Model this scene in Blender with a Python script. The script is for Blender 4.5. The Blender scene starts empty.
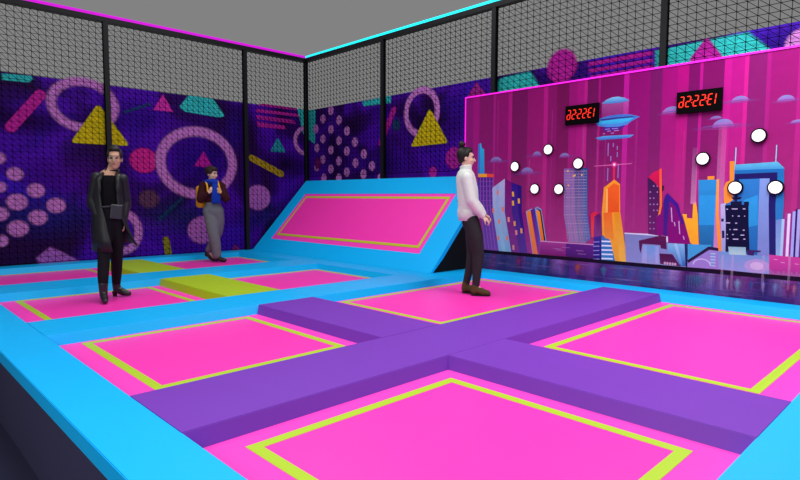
import bpy, bmesh, math, random
from mathutils import Vector, Matrix
random.seed(4)
scene = bpy.context.scene
COL = scene.collection
PI = math.pi

# ------------------------------------------------------------------ survey
CAM = Vector((0, 0, 1.1))
FOC = 567.8
FV = Vector((0.69523775, 0.71471448, -0.07633929))
RV = Vector((0.71697925, -0.69708662, 0.00331597))
UV = Vector((0.05084512, 0.05703907, 0.99707639))
ZT = 0.08                     # top of the foam pads above the trampoline beds
WX, WY, PX = 6.868, 9.82, 6.457  # right wall, back wall, game panel face
def ray(u, v): return FV + RV * ((u - 400) / FOC) - UV * ((v - 240) / FOC)
def on_x(u, v, x):
    d = ray(u, v); t = x / d.x; return CAM + d * t
def on_y(u, v, y):
    d = ray(u, v); t = y / d.y; return CAM + d * t

# ------------------------------------------------------------------ helpers
def lin(c):
    if isinstance(c, str):
        c = c.lstrip('#'); c = [int(c[i:i + 2], 16) for i in (0, 2, 4)]
    r = []
    for v in c[:3]:
        v = v / 255
        r.append(v / 12.92 if v <= 0.04045 else ((v + 0.055) / 1.055) ** 2.4)
    return tuple(r)

def mat(name, color, rough=0.5, spec=0.5, noise=0.0, nscale=8, metallic=0, emit=None, estr=0, bump=0, bscale=200):
    m = bpy.data.materials.new(name); m.use_nodes = True
    nt = m.node_tree; b = nt.nodes['Principled BSDF']
    c = lin(color)
    b.inputs['Base Color'].default_value = (*c, 1)
    b.inputs['Roughness'].default_value = rough
    b.inputs['Specular IOR Level'].default_value = spec
    b.inputs['Metallic'].default_value = metallic
    tc = nt.nodes.new('ShaderNodeTexCoord')
    if noise:
        n = nt.nodes.new('ShaderNodeTexNoise'); n.inputs['Scale'].default_value = nscale; n.inputs['Detail'].default_value = 4
        mx = nt.nodes.new('ShaderNodeMix'); mx.data_type = 'RGBA'
        nt.links.new(tc.outputs['Object'], n.inputs['Vector'])
        nt.links.new(n.outputs['Fac'], mx.inputs[0])
        mx.inputs[6].default_value = (*[x * (1 - noise) for x in c], 1)
        mx.inputs[7].default_value = (*[min(1, x * (1 + noise)) for x in c], 1)
        nt.links.new(mx.outputs[2], b.inputs['Base Color'])
    if bump:
        n2 = nt.nodes.new('ShaderNodeTexNoise'); n2.inputs['Scale'].default_value = bscale
        bp = nt.nodes.new('ShaderNodeBump'); bp.inputs['Strength'].default_value = bump; bp.inputs['Distance'].default_value = 0.002
        nt.links.new(tc.outputs['Object'], n2.inputs['Vector'])
        nt.links.new(n2.outputs['Fac'], bp.inputs['Height']); nt.links.new(bp.outputs[0], b.inputs['Normal'])
    if emit:
        b.inputs['Emission Color'].default_value = (*lin(emit), 1)
        b.inputs['Emission Strength'].default_value = estr
    return m

def obj(name, bm, m, parent=None, smooth=False):
    me = bpy.data.meshes.new(name)
    bm.normal_update(); bm.to_mesh(me); bm.free()
    for x in (m if isinstance(m, (list, tuple)) else [m]): me.materials.append(x)
    if smooth:
        for p in me.polygons: p.use_smooth = True
    o = bpy.data.objects.new(name, me); COL.objects.link(o)
    if parent: o.parent = parent
    return o
def tag(o, label=None, cat=None, group=None, kind=None):
    if label: o['label'] = label
    if cat: o['category'] = cat
    if group: o['group'] = group
    if kind: o['kind'] = kind
    return o
def empty(name, label, cat, loc=(0, 0, 0), rz=0, group=None):
    o = bpy.data.objects.new(name, None); COL.objects.link(o)
    o.location = loc; o.rotation_euler = (0, 0, rz); o.empty_display_size = .1
    return tag(o, label, cat, group)
def box(bm, x0, x1, y0, y1, z0, z1, mi=0):
    vs = [bm.verts.new((x, y, z)) for z in (z0, z1) for x, y in ((x0, y0), (x1, y0), (x1, y1), (x0, y1))]
    for f in ((3, 2, 1, 0), (4, 5, 6, 7), (0, 1, 5, 4), (1, 2, 6, 5), (2, 3, 7, 6), (3, 0, 4, 7)):
        fc = bm.faces.new([vs[i] for i in f]); fc.material_index = mi
    return vs
def bevel(bm, w, seg=2):
    bmesh.ops.bevel(bm, geom=bm.edges[:], offset=w, segments=seg, affect='EDGES', profile=.5)
def bar(bm, p, q, w, nrm):
    """square wire of half width w from p to q lying in the plane with normal nrm"""
    d = (q - p).normalized(); a = d.cross(nrm).normalized() * w; b = nrm * w
    v = [bm.verts.new(c + s * a + t * b) for c in (p, q) for s, t in ((-1, -1), (1, -1), (1, 1), (-1, 1))]
    for i in range(4):
        j = (i + 1) % 4
        bm.faces.new((v[i], v[j], v[4 + j], v[4 + i]))

# ------------------------------------------------------------------ materials
M_BLUE = mat('blue_vinyl', '#05B4FA', .4, .2, .03, 3, bump=.06, bscale=60)
M_PURP = mat('purple_vinyl', '#7438B0', .45, .2, .03, 3, bump=.06, bscale=60)
M_LIMEP = mat('lime_vinyl', '#A8C41C', .45, .2, .03, 3, bump=.06, bscale=60)
M_PINK = mat('pink_mat', '#FF38B4', .38, .3, .02, 5, bump=.1, bscale=400)
M_PINK2 = mat('pink_apron', '#FF42BC', .5, .2, .02, 5)
M_LINE = mat('lime_line', '#AACB1A', .5, .4, .02, 6)
M_LINE2 = mat('yellow_line', '#BBC120', .5, .4, .02, 6)
M_DARK = mat('dark_skirt', '#3A3856', .5, .3, .1, 2)
M_FLOOR = mat('hall_floor', '#2C2C44', .35, .4, .15, 2)
M_STEEL = mat('black_steel', '#131418', .5, .25, .1, 20)
M_NET = mat('black_net', '#050507', .9, .02, .1, 20)
M_BACK = mat('back_board', '#1C1430', .7, .2, .1, 5)
M_BLACKCLOTH = mat('black_side', '#08080A', .8, .2, .1, 10)
M_MAG = mat('magenta_led', '#700A74', .5, .1, emit='#E414EA', estr=.8)
M_CYAN = mat('cyan_led', '#18E8F0', .4, .3, emit='#20ECF4', estr=.9)
M_MAG2 = mat('panel_led', '#E012C6', .4, .3, emit='#F020D8', estr=.75)
M_WHITE = mat('white_lens', '#FFFFFF', .35, .4, emit='#FFFFFF', estr=.55)
M_RIM = mat('dark_rim', '#0A040E', .7, .1)
M_BLK = mat('black_housing', '#020102', .7, .05)
M_RED = mat('red_digit', '#FF2A18', .5, .3, emit='#F03018', estr=.75)

def mural_base_mat():
    m = bpy.data.materials.new('mural_ground'); m.use_nodes = True
    nt = m.node_tree; b = nt.nodes['Principled BSDF']; L = nt.links
    tc = nt.nodes.new('ShaderNodeTexCoord')
    n = nt.nodes.new('ShaderNodeTexNoise'); n.inputs['Scale'].default_value = .75; n.inputs['Detail'].default_value = 2.5
    n.inputs['Distortion'].default_value = .9
    r = nt.nodes.new('ShaderNodeValToRGB')
    e = r.color_ramp.elements
    e[0].position = .34; e[0].color = (*lin('#300850'), 1)
    e[1].position = .68; e[1].color = (*lin('#4C18D8'), 1)
    a = e.new(.44); a.color = (*lin('#3C0880'), 1)
    a = e.new(.53); a.color = (*lin('#5E10CC'), 1)
    a = e.new(.60); a.color = (*lin('#4A0EB4'), 1)
    n2 = nt.nodes.new('ShaderNodeTexNoise'); n2.inputs['Scale'].default_value = 14; n2.inputs['Detail'].default_value = 6
    mx = nt.nodes.new('ShaderNodeMix'); mx.data_type = 'RGBA'; mx.blend_type = 'MULTIPLY'; mx.inputs[0].default_value = .18
    L.new(tc.outputs['Object'], n.inputs['Vector']); L.new(tc.outputs['Object'], n2.inputs['Vector'])
    L.new(n.outputs['Fac'], r.inputs[0]); L.new(r.outputs[0], mx.inputs[6]); L.new(n2.outputs['Fac'], mx.inputs[7])
    L.new(mx.outputs[2], b.inputs['Base Color'])
    b.inputs['Roughness'].default_value = .6; b.inputs['Specular IOR Level'].default_value = .1
    return m
def paint_mat(name, tex=.25):
    """printed vinyl: colour and ink density come from the mesh's colour attribute"""
    m = bpy.data.materials.new(name); m.use_nodes = True
    nt = m.node_tree; b = nt.nodes['Principled BSDF']; L = nt.links
    at = nt.nodes.new('ShaderNodeAttribute'); at.attribute_name = 'Col'
    tc = nt.nodes.new('ShaderNodeTexCoord')
    n2 = nt.nodes.new('ShaderNodeTexNoise'); n2.inputs['Scale'].default_value = 12; n2.inputs['Detail'].default_value = 5
    mr = nt.nodes.new('ShaderNodeMapRange'); mr.inputs[1].default_value = .3; mr.inputs[2].default_value = .7
    mr.inputs[3].default_value = 1 - tex; mr.inputs[4].default_value = 1.0
    mx = nt.nodes.new('ShaderNodeMix'); mx.data_type = 'RGBA'; mx.blend_type = 'MULTIPLY'; mx.inputs[0].default_value = 1
    L.new(tc.outputs['Object'], n2.inputs['Vector']); L.new(n2.outputs['Fac'], mr.inputs[0])
    L.new(at.outputs['Color'], mx.inputs[6]); L.new(mr.outputs[0], mx.inputs[7])
    L.new(mx.outputs[2], b.inputs['Base Color']); L.new(at.outputs['Alpha'], b.inputs['Alpha'])
    b.inputs['Roughness'].default_value = .6; b.inputs['Specular IOR Level'].default_value = .08
    return m
M_MURAL = mural_base_mat()
M_PAINT = paint_mat('mural_ink')
M_CITY = paint_mat('city_ink', .08)

# ------------------------------------------------------------------ 2D painter (prints on flat boards)
class Print:
    """flat printed shapes on a vertical board; a = board axis coordinate (metres), z = height"""
    def __init__(self, to3, step=.00012):
        self.bm = bmesh.new(); self.cl = self.bm.loops.layers.float_color.new('Col')
        self.to3 = to3; self.k = 0; self.step = step
    def face(self, pts, cols, off=None):
        off = self.k * self.step if off is None else off
        vs = [self.bm.verts.new(self.to3(a, z, off)) for a, z in pts]
        f = self.bm.faces.new(vs); f.material_index = 1
        for lp, c in zip(f.loops, cols): lp[self.cl] = c
    def poly(self, pts, c, c2=None, al=1, al2=None):
        self.k += 1
        z0 = min(p[1] for p in pts); z1 = max(p[1] for p in pts)
        c = lin(c); c2 = lin(c2) if c2 else c; al2 = al if al2 is None else al2
        cols = []
        for a, z in pts:
            t = (z - z0) / max(1e-6, z1 - z0)
            cols.append((*[c[i] * t + c2[i] * (1 - t) for i in range(3)], al * t + al2 * (1 - t)))
        self.face(pts, cols)
    def soft(self, pts, c, fe=.03, al=1):
        """solid outline with a feathered edge"""
        self.k += 1; c = (*lin(c), al); c0 = (*c[:3], 0)
        n = len(pts); cx = sum(p[0] for p in pts) / n; cz = sum(p[1] for p in pts) / n
        # feather straddles the outline
        inn, out = [], []
        for a, z in pts:
            d = Vector((a - cx, z - cz)); l = max(1e-4, d.length); u = d / l
            inn.append((a - u.x * min(fe * .6, l * .5), z - u.y * min(fe * .6, l * .5))); out.append((a + u.x * fe * .6, z + u.y * fe * .6))
        self.face(inn, [c] * n)
        for i in range(n):
            j = (i + 1) % n
            self.face([inn[i], inn[j], out[j], out[i]], [c, c, c0, c0])
    def ring(self, cx, cz, ra, rz, th, c, fe=.02, al=1, seg=56, a0=0, a1=2 * PI):
        self.k += 1; c = (*lin(c), al); c0 = (*c[:3], 0)
        rs = [(-th - fe, c0), (-th + fe * .5, c), (-fe * .5, c), (fe, c0)]
        for i in range(seg):
            t0 = a0 + (a1 - a0) * i / seg; t1 = a0 + (a1 - a0) * (i + 1) / seg
            for (d0, k0), (d1, k1) in zip(rs, rs[1:]):
                P = lambda t, d: (cx + (ra + d) * math.cos(t), cz + (rz + d) * math.sin(t))
                self.face([P(t0, d0), P(t1, d0), P(t1, d1), P(t0, d1)], [k0, k0, k1, k1])
    def done(self): return self.bm
def rounded(pts, r, seg=4):
    out = []; n = len(pts)
    for i in range(n):
        p = Vector(pts[i]); a = Vector(pts[i - 1]); b = Vector(pts[(i + 1) % n])
        u = (a - p).normalized(); v = (b - p).normalized()
        rr = min(r, (a - p).length * .45, (b - p).length * .45)
        s, e = p + u * rr, p + v * rr
        for k in range(seg + 1):
            t = k / seg; q = s * (1 - t) ** 2 + p * 2 * t * (1 - t) + e * t * t
            out.append((q.x, q.y))
    return out
def circ(cx, cz, ra, rz=None, n=24):
    rz = rz or ra
    return [(cx + ra * math.cos(2 * PI * i / n), cz + rz * math.sin(2 * PI * i / n)) for i in range(n)]
def capsule(p, q, w, n=6):
    p = Vector(p); q = Vector(q); d = (q - p).normalized(); ang = math.atan2(d.y, d.x); out = []
    for k in range(n + 1):
        t = ang - PI / 2 + PI * k / n; out.append((q.x + w * math.cos(t), q.y + w * math.sin(t)))
    for k in range(n + 1):
        t = ang + PI / 2 + PI * k / n; out.append((p.x + w * math.cos(t), p.y + w * math.sin(t)))
    return out

# ------------------------------------------------------------------ setting: floor, platform, walls
bm = bmesh.new(); box(bm, -4, WX + .1, -3, WY + .1, -.56, -.5)
tag(obj('floor', bm, M_FLOOR), kind='structure')
bm = bmesh.new(); box(bm, .70, WX - .005, .31, WY - .005, -.5, -.012)
tag(obj('raised_platform', bm, M_DARK), 'dark navy raised platform carrying all the trampolines and pads', 'platform')

WH = 2.847                    # height of the printed walls
XL = -1.74                    # left end of back wall
# back wall (left in the photo)
def wall_face(name, to3, quad, thick, items):
    pr = Print(to3)
    b = pr.bm
    vs = [b.verts.new(p) for p in quad]; f = b.faces.new(vs); f.material_index = 0
    items(pr)
    bk = thick(b)
    o = obj(name, pr.done(), [M_MURAL, M_PAINT, M_BACK])
    return tag(o, kind='structure')

def bw(u, v): p = on_y(u, v, WY); return (p.x, p.z)
LIL, MAG_, YEL, CYN = '#E890EE', '#EE38C2', '#F0D81C', '#3CE0E0'
def back_items(pr):
    S = pr.soft
    def pp(l): return [bw(*p) for p in l]
    def dot(u, v, r, c=LIL, fe=.035, al=1): a, z = bw(u, v); a2, _ = bw(u + r, v); ra = abs(a2 - a); S(circ(a, z, ra * 1.12, ra * 1.0), c, fe, al)
    # soft colour clouds of the print
    for u, v, ru, rv, c, al in ((40, 215, 1.1, .45, '#2E34B8', .6), (70, 175, .8, .35, '#6A12C0', .6), (200, 160, .7, .55, '#3A10B8', .75),
                                (130, 100, .7, .3, '#4414B4', .7), (180, 215, .9, .4, '#1E3A74', .6), (265, 215, .8, .4, '#20307E', .6), (20, 120, .7, .25, '#2A0640', .8),
                                (95, 125, .45, .35, '#24043A', .8), (285, 165, .6, .35, '#2A0640', .8), (120, 170, .3, .5, '#33105C', .6), (235, 130, .3, .6, '#4418C0', .6)):
        a, z = bw(u, v)
        z = min(max(z, .5), 2.4); rv = min(rv, WH - z - .02, z - .1)
        pr.k += 1; c4 = (*lin(c), al); n = 28; P = circ(a, z, ru, rv, n)
        for i in range(n): pr.face([(a, z), P[i], P[(i + 1) % n]], [c4, (*c4[:3], 0), (*c4[:3], 0)])
    S(pp([(2, 73.4), (31, 76), (33, 79), (28, 82.5), (2, 80)]), CYN, .03)
    S(capsule(bw(11, 127), bw(40, 95), .075), '#E02AB4', .03)
    a, z = bw(84, 105); ra = bw(118, 105)[0] - a
    pr.ring(a, z, .50, .41, .11, LIL, .035)
    S(rounded(pp([(70, 143), (98, 103), (130, 146)]), .09), YEL, .025)
    S(pp([(153, 110), (163, 94), (173, 112)]), MAG_, .03)
    S(rounded(pp([(179, 107), (189, 95), (213, 99), (225, 116), (219, 117.5), (184, 111.5)]), .05), CYN, .03)
    dot(144, 160.5, 12.5, '#F02CA8')
    a, z = bw(198, 163); pr.ring(a, z, .74, .63, .15, LIL, .035)
    S(pp([(194, 166), (203.5, 151), (213, 168)]), '#D020B4', .05)
    for u, v, r in ((15, 174, 7.6), (36, 190.5, 8), (17, 202, 9.5), (56, 205.5, 8.5), (38, 217.5, 8.5), (18, 228.5, 9.5), (0, 214, 8), (0, 241, 7.5), (0, 187, 6), (-2, 158, 7)):
        dot(u, v, r)
    S(pp([(36, 258), (50, 247), (62, 252), (84, 262.6), (40, 264.5)]), '#C870D8', .04)
    a, z = bw(123, 232); pr.ring(a, z, .30, .36, .11, LIL, .03, seg=40)
    dot(149, 199, 9, '#7A4A70', .05, .8)
    S(capsule(bw(166, 240), bw(168.5, 255), .06), '#A89A2C', .03)
    S(capsule(bw(125, 112), bw(150, 104), .02), '#1F5F90', .04, .6)
    S(capsule(bw(160, 219), bw(182, 198), .03), '#1F5F90', .06, .5)
    dot(202.5, 230, 13, '#D880E4')
    S(pp([(231, 250.5), (235, 243.5), (241, 250)]), '#A0288E', .03)
    S(pp([(262, 103.5), (296, 108), (297, 110.5), (258, 105.5)]), '#D028B0', .02)
    S(pp([(256, 108.5), (299, 114), (299, 117), (256, 112)]), '#D028B0', .02)
    S(pp([(256, 115), (293, 120), (296, 124), (257, 119)]), '#D028B0', .02)
    S(pp([(256, 121.5), (284, 125.5), (286, 129.5), (258, 127)]), '#D028B0', .02)
    S(rounded(pp([(297, 108.5), (305.4, 109.6), (305.4, 143)]), .03), CYN, .02)
    S(rounded(pp([(270, 151.5), (277.5, 137), (286, 152.5)]), .04), '#2FAEC0', .02)
    S(capsule(bw(251.5, 158), bw(281, 174), .065), '#C4A826', .02)
    a, z = bw(306.2, 141); pr.ring(a, z, .31, .30, .08, LIL, .02, seg=30, a0=PI / 2, a1=1.5 * PI)
    dot(258, 197.5, 11, '#D07AE0')
def back_thick(b):
    for q in (((XL, WY, -.5), (XL, WY + .06, -.5), (XL, WY + .06, WH), (XL, WY, WH)), ((XL, WY, WH), (XL, WY + .06, WH), (WX + .06, WY + .06, WH), (WX + .06, WY, WH)),
              ((XL, WY + .06, -.5), (WX + .06, WY + .06, -.5), (WX + .06, WY + .06, WH), (XL, WY + .06, WH))):
        f = b.faces.new([b.verts.new(p) for p in q]); f.material_index = 2
wall_face('wall_back', lambda a, z, o: (a, WY - .0004 - o, z), [(XL, WY, -.5), (WX + .06, WY, -.5), (WX + .06, WY, WH), (XL, WY, WH)], back_thick, back_items)

YR = .28
def rw(u, v): p = on_x(u, v, WX); return (p.y, p.z)
def right_items(pr):
    S = pr.soft
    def pp(l): return [rw(*p) for p in l]
    def dot(u, v, r, c=LIL, fe=.02, al=1):
        a, z = rw(u, v); S(circ(a, z, r), c, fe, al)
    for u, v, ru, rv, c, al in ((340, 145, 1.0, .6, '#34106C', .6), (425, 125, 1.0, .5, '#2A0650', .7), (385, 165, 1.0, .4, '#3A1296', .7), (455, 105, .5, .25, '#4A14C0', .7), (560, 75, .6, .25, '#4410B0', .8), (380, 110, .4, .2, '#4A10C0', .5), (785, 45, .5, .3, '#3A10A0', .8)):
        a, z = rw(u, v); rv = min(rv, WH - z - .02)
        pr.k += 1; c4 = (*lin(c), al); n = 28; P = circ(a, z, ru, rv, n)
        for i in range(n): pr.face([(a, z), P[i], P[(i + 1) % n]], [c4, (*c4[:3], 0), (*c4[:3], 0)])
    S(rounded(pp([(306.4, 109.8), (315.5, 110), (315, 144), (306.4, 138)]), .03), CYN, .02)
    for u, v in ((331, 110.5), (323, 119), (339, 120), (331, 129.5), (347, 131), (316, 129), (323, 139), (339, 140.6), (355, 142), (317, 148), (331, 150), (347, 151), (364, 154),
                 (323, 159.5), (339, 161), (355.5, 163), (372, 166), (331, 169), (347, 172), (363.6, 174), (317, 167), (324, 178), (339, 178), (381, 178)):
        dot(u, v, .088)
    S(pp([(362, 101.5), (391, 95.5), (391, 103), (364, 106.5)]), CYN, .025)
    S(capsule(rw(394, 110), rw(381, 143), .06), '#D028B0', .025)
    dot(396.5, 125, .1, '#24507A', .05, .7)
    a, z = rw(421.5, 112); pr.ring(a, z, .405, .405, .1, LIL, .02)
    S(rounded(pp([(410.5, 147), (430, 108), (448.5, 143)]), .07), YEL, .025)
    dot(454, 158, .17, '#D02CB8'); dot(433, 172, .09, '#D02CB8')
    dot(318, 163, .11, '#8A1E80', .05)
    S(pp([(466, 99), (477, 81.5), (488, 97)]), '#B42A9E', .03)
    S(rounded(pp([(490, 95), (501, 78), (530, 71.5), (543, 90)]), .04), CYN, .04)
    dot(562, 66, .22, '#D824B8', .04)
    S(pp([(589, 62.5), (653, 50.6), (653, 55), (588, 66.5)]), '#D020B0', .02)
    S(pp([(588, 69.5), (653, 58.5), (653, 62), (590, 73)]), '#D020B0', .02)
    S(pp([(590, 76), (653, 65), (653, 68), (592, 79)]), '#D020B0', .02)
    S(pp([(656, 50.5), (748, 32.5), (771, 50), (771, 60), (656, 75)]), CYN, .04)
    S(rounded(pp([(688, 62), (707, 37), (724, 58)]), .06), '#D824B8', .03)
    dot(802, 43, .14, LIL, .03)
def right_thick(b):
    for q in (((WX, YR, -.5), (WX + .06, YR, -.5), (WX + .06, YR, WH), (WX, YR, WH)), ((WX, YR, WH), (WX + .06, YR, WH), (WX + .06, WY, WH), (WX, WY, WH)),
              ((WX + .06, YR, -.5), (WX + .06, WY, -.5), (WX + .06, WY, WH), (WX + .06, YR, WH))):
        f = b.faces.new([b.verts.new(p) for p in q]); f.material_index = 2
wall_face('wall_right', lambda a, z, o: (WX - .0004 - o, a, z), [(WX, WY, -.5), (WX, YR, -.5), (WX, YR, WH), (WX, WY, WH)], right_thick, right_items)

# ------------------------------------------------------------------ posts, rails, nets
TOP = 3.875
PY_, PX_ = WY - .06, WX - .06      # post centre planes
XS = [-1.72, .64, 3.035, 5.44]
YS = [7.436, 5.056, 2.671, .31]
hw = .036
def post(x, y, label):
    bm = bmesh.new(); box(bm, x - hw, x + hw, y - hw, y + hw, ZT if x > .9 else ZT, TOP - .075)
    box(bm, x - hw - .01, x + hw + .01, y - hw - .01, y + hw + .01, ZT, ZT + .012)
    tag(obj('steel_post', bm, M_STEEL), label, 'post', 'steel net posts')
def post0(x, y, label, z0):
    bm = bmesh.new(); box(bm, x - hw, x + hw, y - hw, y + hw, z0, TOP - .075)
    box(bm, x - hw - .008, x + hw + .008, y - hw - .008, y + hw + .008, z0, z0 + .01)
    tag(obj('steel_post', bm, M_STEEL), label, 'post', 'steel net posts')
post0(XS[0], PY_, 'black steel net post out left of the platform on back wall', -.5)
post0(XS[1], PY_, 'black steel net post beside the platform left end, back wall', -.5)
post0(XS[2], PY_, 'black steel net post right behind the person in long black coat', ZT)
post0(XS[3], PY_, 'black steel net post right of the person with yellow backpack', ZT)
post0(PX_, PY_, 'black steel corner post where magenta and cyan light strips meet', -.01)
for y, l in zip(YS, ('black steel net post behind ramp, left of ring with yellow triangle', 'black steel net post rising behind the top left corner of city panel',
                     'black steel net post above right timer, behind the city panel', 'black steel net post at far right end of right wall')):
    post0(PX_, y, l, -.01)

bm = bmesh.new(); box(bm, XS[0] - .04, PX_ - .042, PY_ - .038, PY_ + .038, TOP - .073, TOP - .002)
tag(obj('top_rail', bm, M_STEEL), 'dark steel top rail under the magenta light strip', 'rail')
bm = bmesh.new(); box(bm, PX_ - .038, PX_ + .038, YS[-1] - .04, PY_ + .038, TOP - .073, TOP - .002)
tag(obj('top_rail', bm, M_STEEL), 'dark steel top rail under the cyan light strip', 'rail')
bm = bmesh.new(); box(bm, XS[0] - .04, PX_ - .03, PY_ - .038, PY_ + .02, TOP, TOP + .042)
tag(obj('light_strip', bm, M_MAG), 'glowing magenta light strip along top of back net fence', 'light')
bm = bmesh.new(); box(bm, PX_ - .028, PX_ + .02, YS[-1] - .04, PY_ + .02, TOP, TOP + .042)
tag(obj('light_strip', bm, M_CYAN), 'glowing cyan light strip along top of right net fence', 'light')

def net(a0, a1, z0, z1, cell, cellz, w, to3, nrm, flip, label):
    bm = bmesh.new()
    def L(p, q): bar(bm, Vector(to3(*p)), Vector(to3(*q)), w, nrm)
    # selvedge rope
    for p, q in (((a0, z0), (a1, z0)), ((a0, z1), (a1, z1)), ((a0, z0), (a0, z1)), ((a1, z0), (a1, z1))): bar(bm, Vector(to3(*p)), Vector(to3(*q)), w * 1.7, nrm)
    n = int(round((a1 - a0) / cell)); ca = (a1 - a0) / n; m = int(round((z1 - z0) / cellz)); cz = (z1 - z0) / m
    for i in range(1, n): L((a0 + i * ca, z0), (a0 + i * ca, z1))
    for j in range(1, m): L((a0, z0 + j * cz), (a1, z0 + j * cz))
    for k in range(-m + 1, n):
        i0 = max(0, k); i1 = min(n, k + m)
        if i1 <= i0: continue
        p = (a0 + i0 * ca, z1 - (i0 - k) * cz) if not flip else (a1 - i0 * ca, z1 - (i0 - k) * cz)
        q = (a0 + i1 * ca, z1 - (i1 - k) * cz) if not flip else (a1 - i1 * ca, z1 - (i1 - k) * cz)
        L(p, q)
    tag(obj('safety_net', bm, M_NET), label, 'net', 'net bays between the posts')
g = hw + .006
NB = [XS[0], XS[1], XS[2], XS[3], PX_]
lb = ['black square mesh net, bay left of the platform on back wall', 'black mesh net bay over pink bar and ring, left of black coat person',
      'black mesh net bay behind the big lilac ring and yellow backpack person', 'narrow black mesh net bay between ramp and corner on the back wall']
for i in range(4):
    net(NB[i] + g, NB[i + 1] - g, .1, TOP - .09, .095, .085, .0028, lambda a, z: (a, PY_, z), Vector((0, 1, 0)), False, lb[i])
NR = [PY_] + YS
lb = ['black mesh net bay over lilac dots, above left half of ramp', 'black mesh net bay over the ring and yellow triangle right of corner',
      'black mesh net bay above the left timer and panel', 'black mesh net bay above the right timer at right edge']
for i in range(4):
    z0 = 1.5 if i == 0 else .1
    if i == 1: z0 = 1.5
    net(NR[i + 1] + g, NR[i] - g, z0, TOP - .09, .098, .082, .0027, lambda a, z: (PX_, a, z), Vector((1, 0, 0)), True, lb[i])

# ------------------------------------------------------------------ trampolines
def slab_ring(x0, x1, y0, y1, w, z0, z1):
    bm = bmesh.new()
    o = [(x0, y0), (x1, y0), (x1, y1), (x0, y1)]; i_ = [(x0 + w, y0 + w), (x1 - w, y0 + w), (x1 - w, y1 - w), (x0 + w, y1 - w)]
    V = lambda P, z: [bm.verts.new((a, b, z)) for a, b in P]
    ot, it, ob, ib = V(o, z1), V(i_, z1), V(o, z0), V(i_, z0)
    for k in range(4):
        j = (k + 1) % 4
        bm.faces.new((ot[k], ot[j], it[j], it[k])); bm.faces.new((ob[j], ob[k], ib[k], ib[j]))
        bm.faces.new((ob[k], ob[j], ot[j], ot[k])); bm.faces.new((it[k], it[j], ib[j], ib[k]))
    return bm
def trampoline(fr, ln, label, lw=.058, lm=None):
    X0, X1, Y0, Y1 = fr; x0, x1, y0, y1 = ln
    cx, cy = (x0 + x1) / 2, (y0 + y1) / 2
    t = empty('trampoline', label, 'trampoline', (cx, cy, 0), 0, 'pink trampolines set in the padded deck')
    bm = bmesh.new(); box(bm, x0 + lw - cx, x1 - lw - cx, y0 + lw - cy, y1 - lw - cy, -.01, .0005); obj('jumping_mat', bm, M_PINK, t)
    bm = slab_ring(x0 - cx, x1 - cx, y0 - cy, y1 - cy, lw, -.01, .002); obj('border_line', bm, lm or M_LINE, t)
    # apron: ring between line and pads
    bm = bmesh.new()
    o = [(X0 - cx, Y0 - cy), (X1 - cx, Y0 - cy), (X1 - cx, Y1 - cy), (X0 - cx, Y1 - cy)]
    i_ = [(x0 - cx, y0 - cy), (x1 - cx, y0 - cy), (x1 - cx, y1 - cy), (x0 - cx, y1 - cy)]
    V = lambda P, z: [bm.verts.new((a, b, z)) for a, b in P]
    ot, it, ob, ib = V(o, 0), V(i_, 0), V(o, -.01), V(i_, -.01)
    for k in range(4):
        j = (k + 1) % 4
        bm.faces.new((ot[k], ot[j], it[j], it[k])); bm.faces.new((ob[j], ob[k], ib[k], ib[j])); bm.faces.new((ob[k], ob[j], ot[j], ot[k]))
    obj('apron', bm, M_PINK2, t)
    return t
RN = .037                     # how far a pad side slopes out
S0, S1 = .672, .987           # left border pad
C1, C2 = 4.717, 5.317         # blue divider
H1, H2 = 7.045, 7.735         # blue divider behind
E0, E1 = 2.9945, 2.362        # purple beam along x (far, near)
F1, F2 = 2.733, 3.357         # purple beam along y
R0 = 6.15                     # right border pad
D1, D0 = .622, .28            # front border pad
K1 = 9.44                     # back border pad
M0 = 5.09                     # foot pad of the ramp
MFOOT = 5.52
trampoline((S1 + RN, F1 - RN, E0 + RN, C1 - RN), (1.201, 2.58, 3.215, 4.638), 'pink trampoline in left column, nearest the left blue border, behind purple beam')
trampoline((F2 + RN, R0 - RN, E0 + RN, C1 - RN), (3.635, 6.03, 3.21, 4.638), 'pink trampoline with the person in the white sweater standing on it')
trampoline((S1 + RN, F1 - RN, D1 + RN, E1 - RN), (1.201, 2.58, .823, 2.205), 'large pink trampoline in the foreground, bottom centre')
trampoline((F2 + RN, R0 - RN, D1 + RN, E1 - RN), (3.622, 6.03, .823, 2.205), 'large pink trampoline at right in front of city panel')
trampoline((S1 + RN, F1 - RN, C2 + RN, H1 - RN), (1.201, 2.58, 5.42, 6.985), 'pink trampoline under the person in the long black coat')
trampoline((F2 + RN, M0 - RN, C2 + RN, H1 - RN), (3.44, 5.035, 5.42, 6.985), 'pink trampoline in front of ramp, right of the front lime pad')
trampoline((S1 + RN, F1 - RN, H2 + RN, K1 - RN), (1.201, 2.56, 7.9, 9.39), 'pink trampoline at the back left against the netted wall', lm=M_LINE2)
trampoline((F2 + RN, M0 - RN, H2 + RN, K1 - RN), (3.44, 5.035, 7.9, 9.39), 'pink trampoline under the person with the yellow backpack', lm=M_LINE2)

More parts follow.
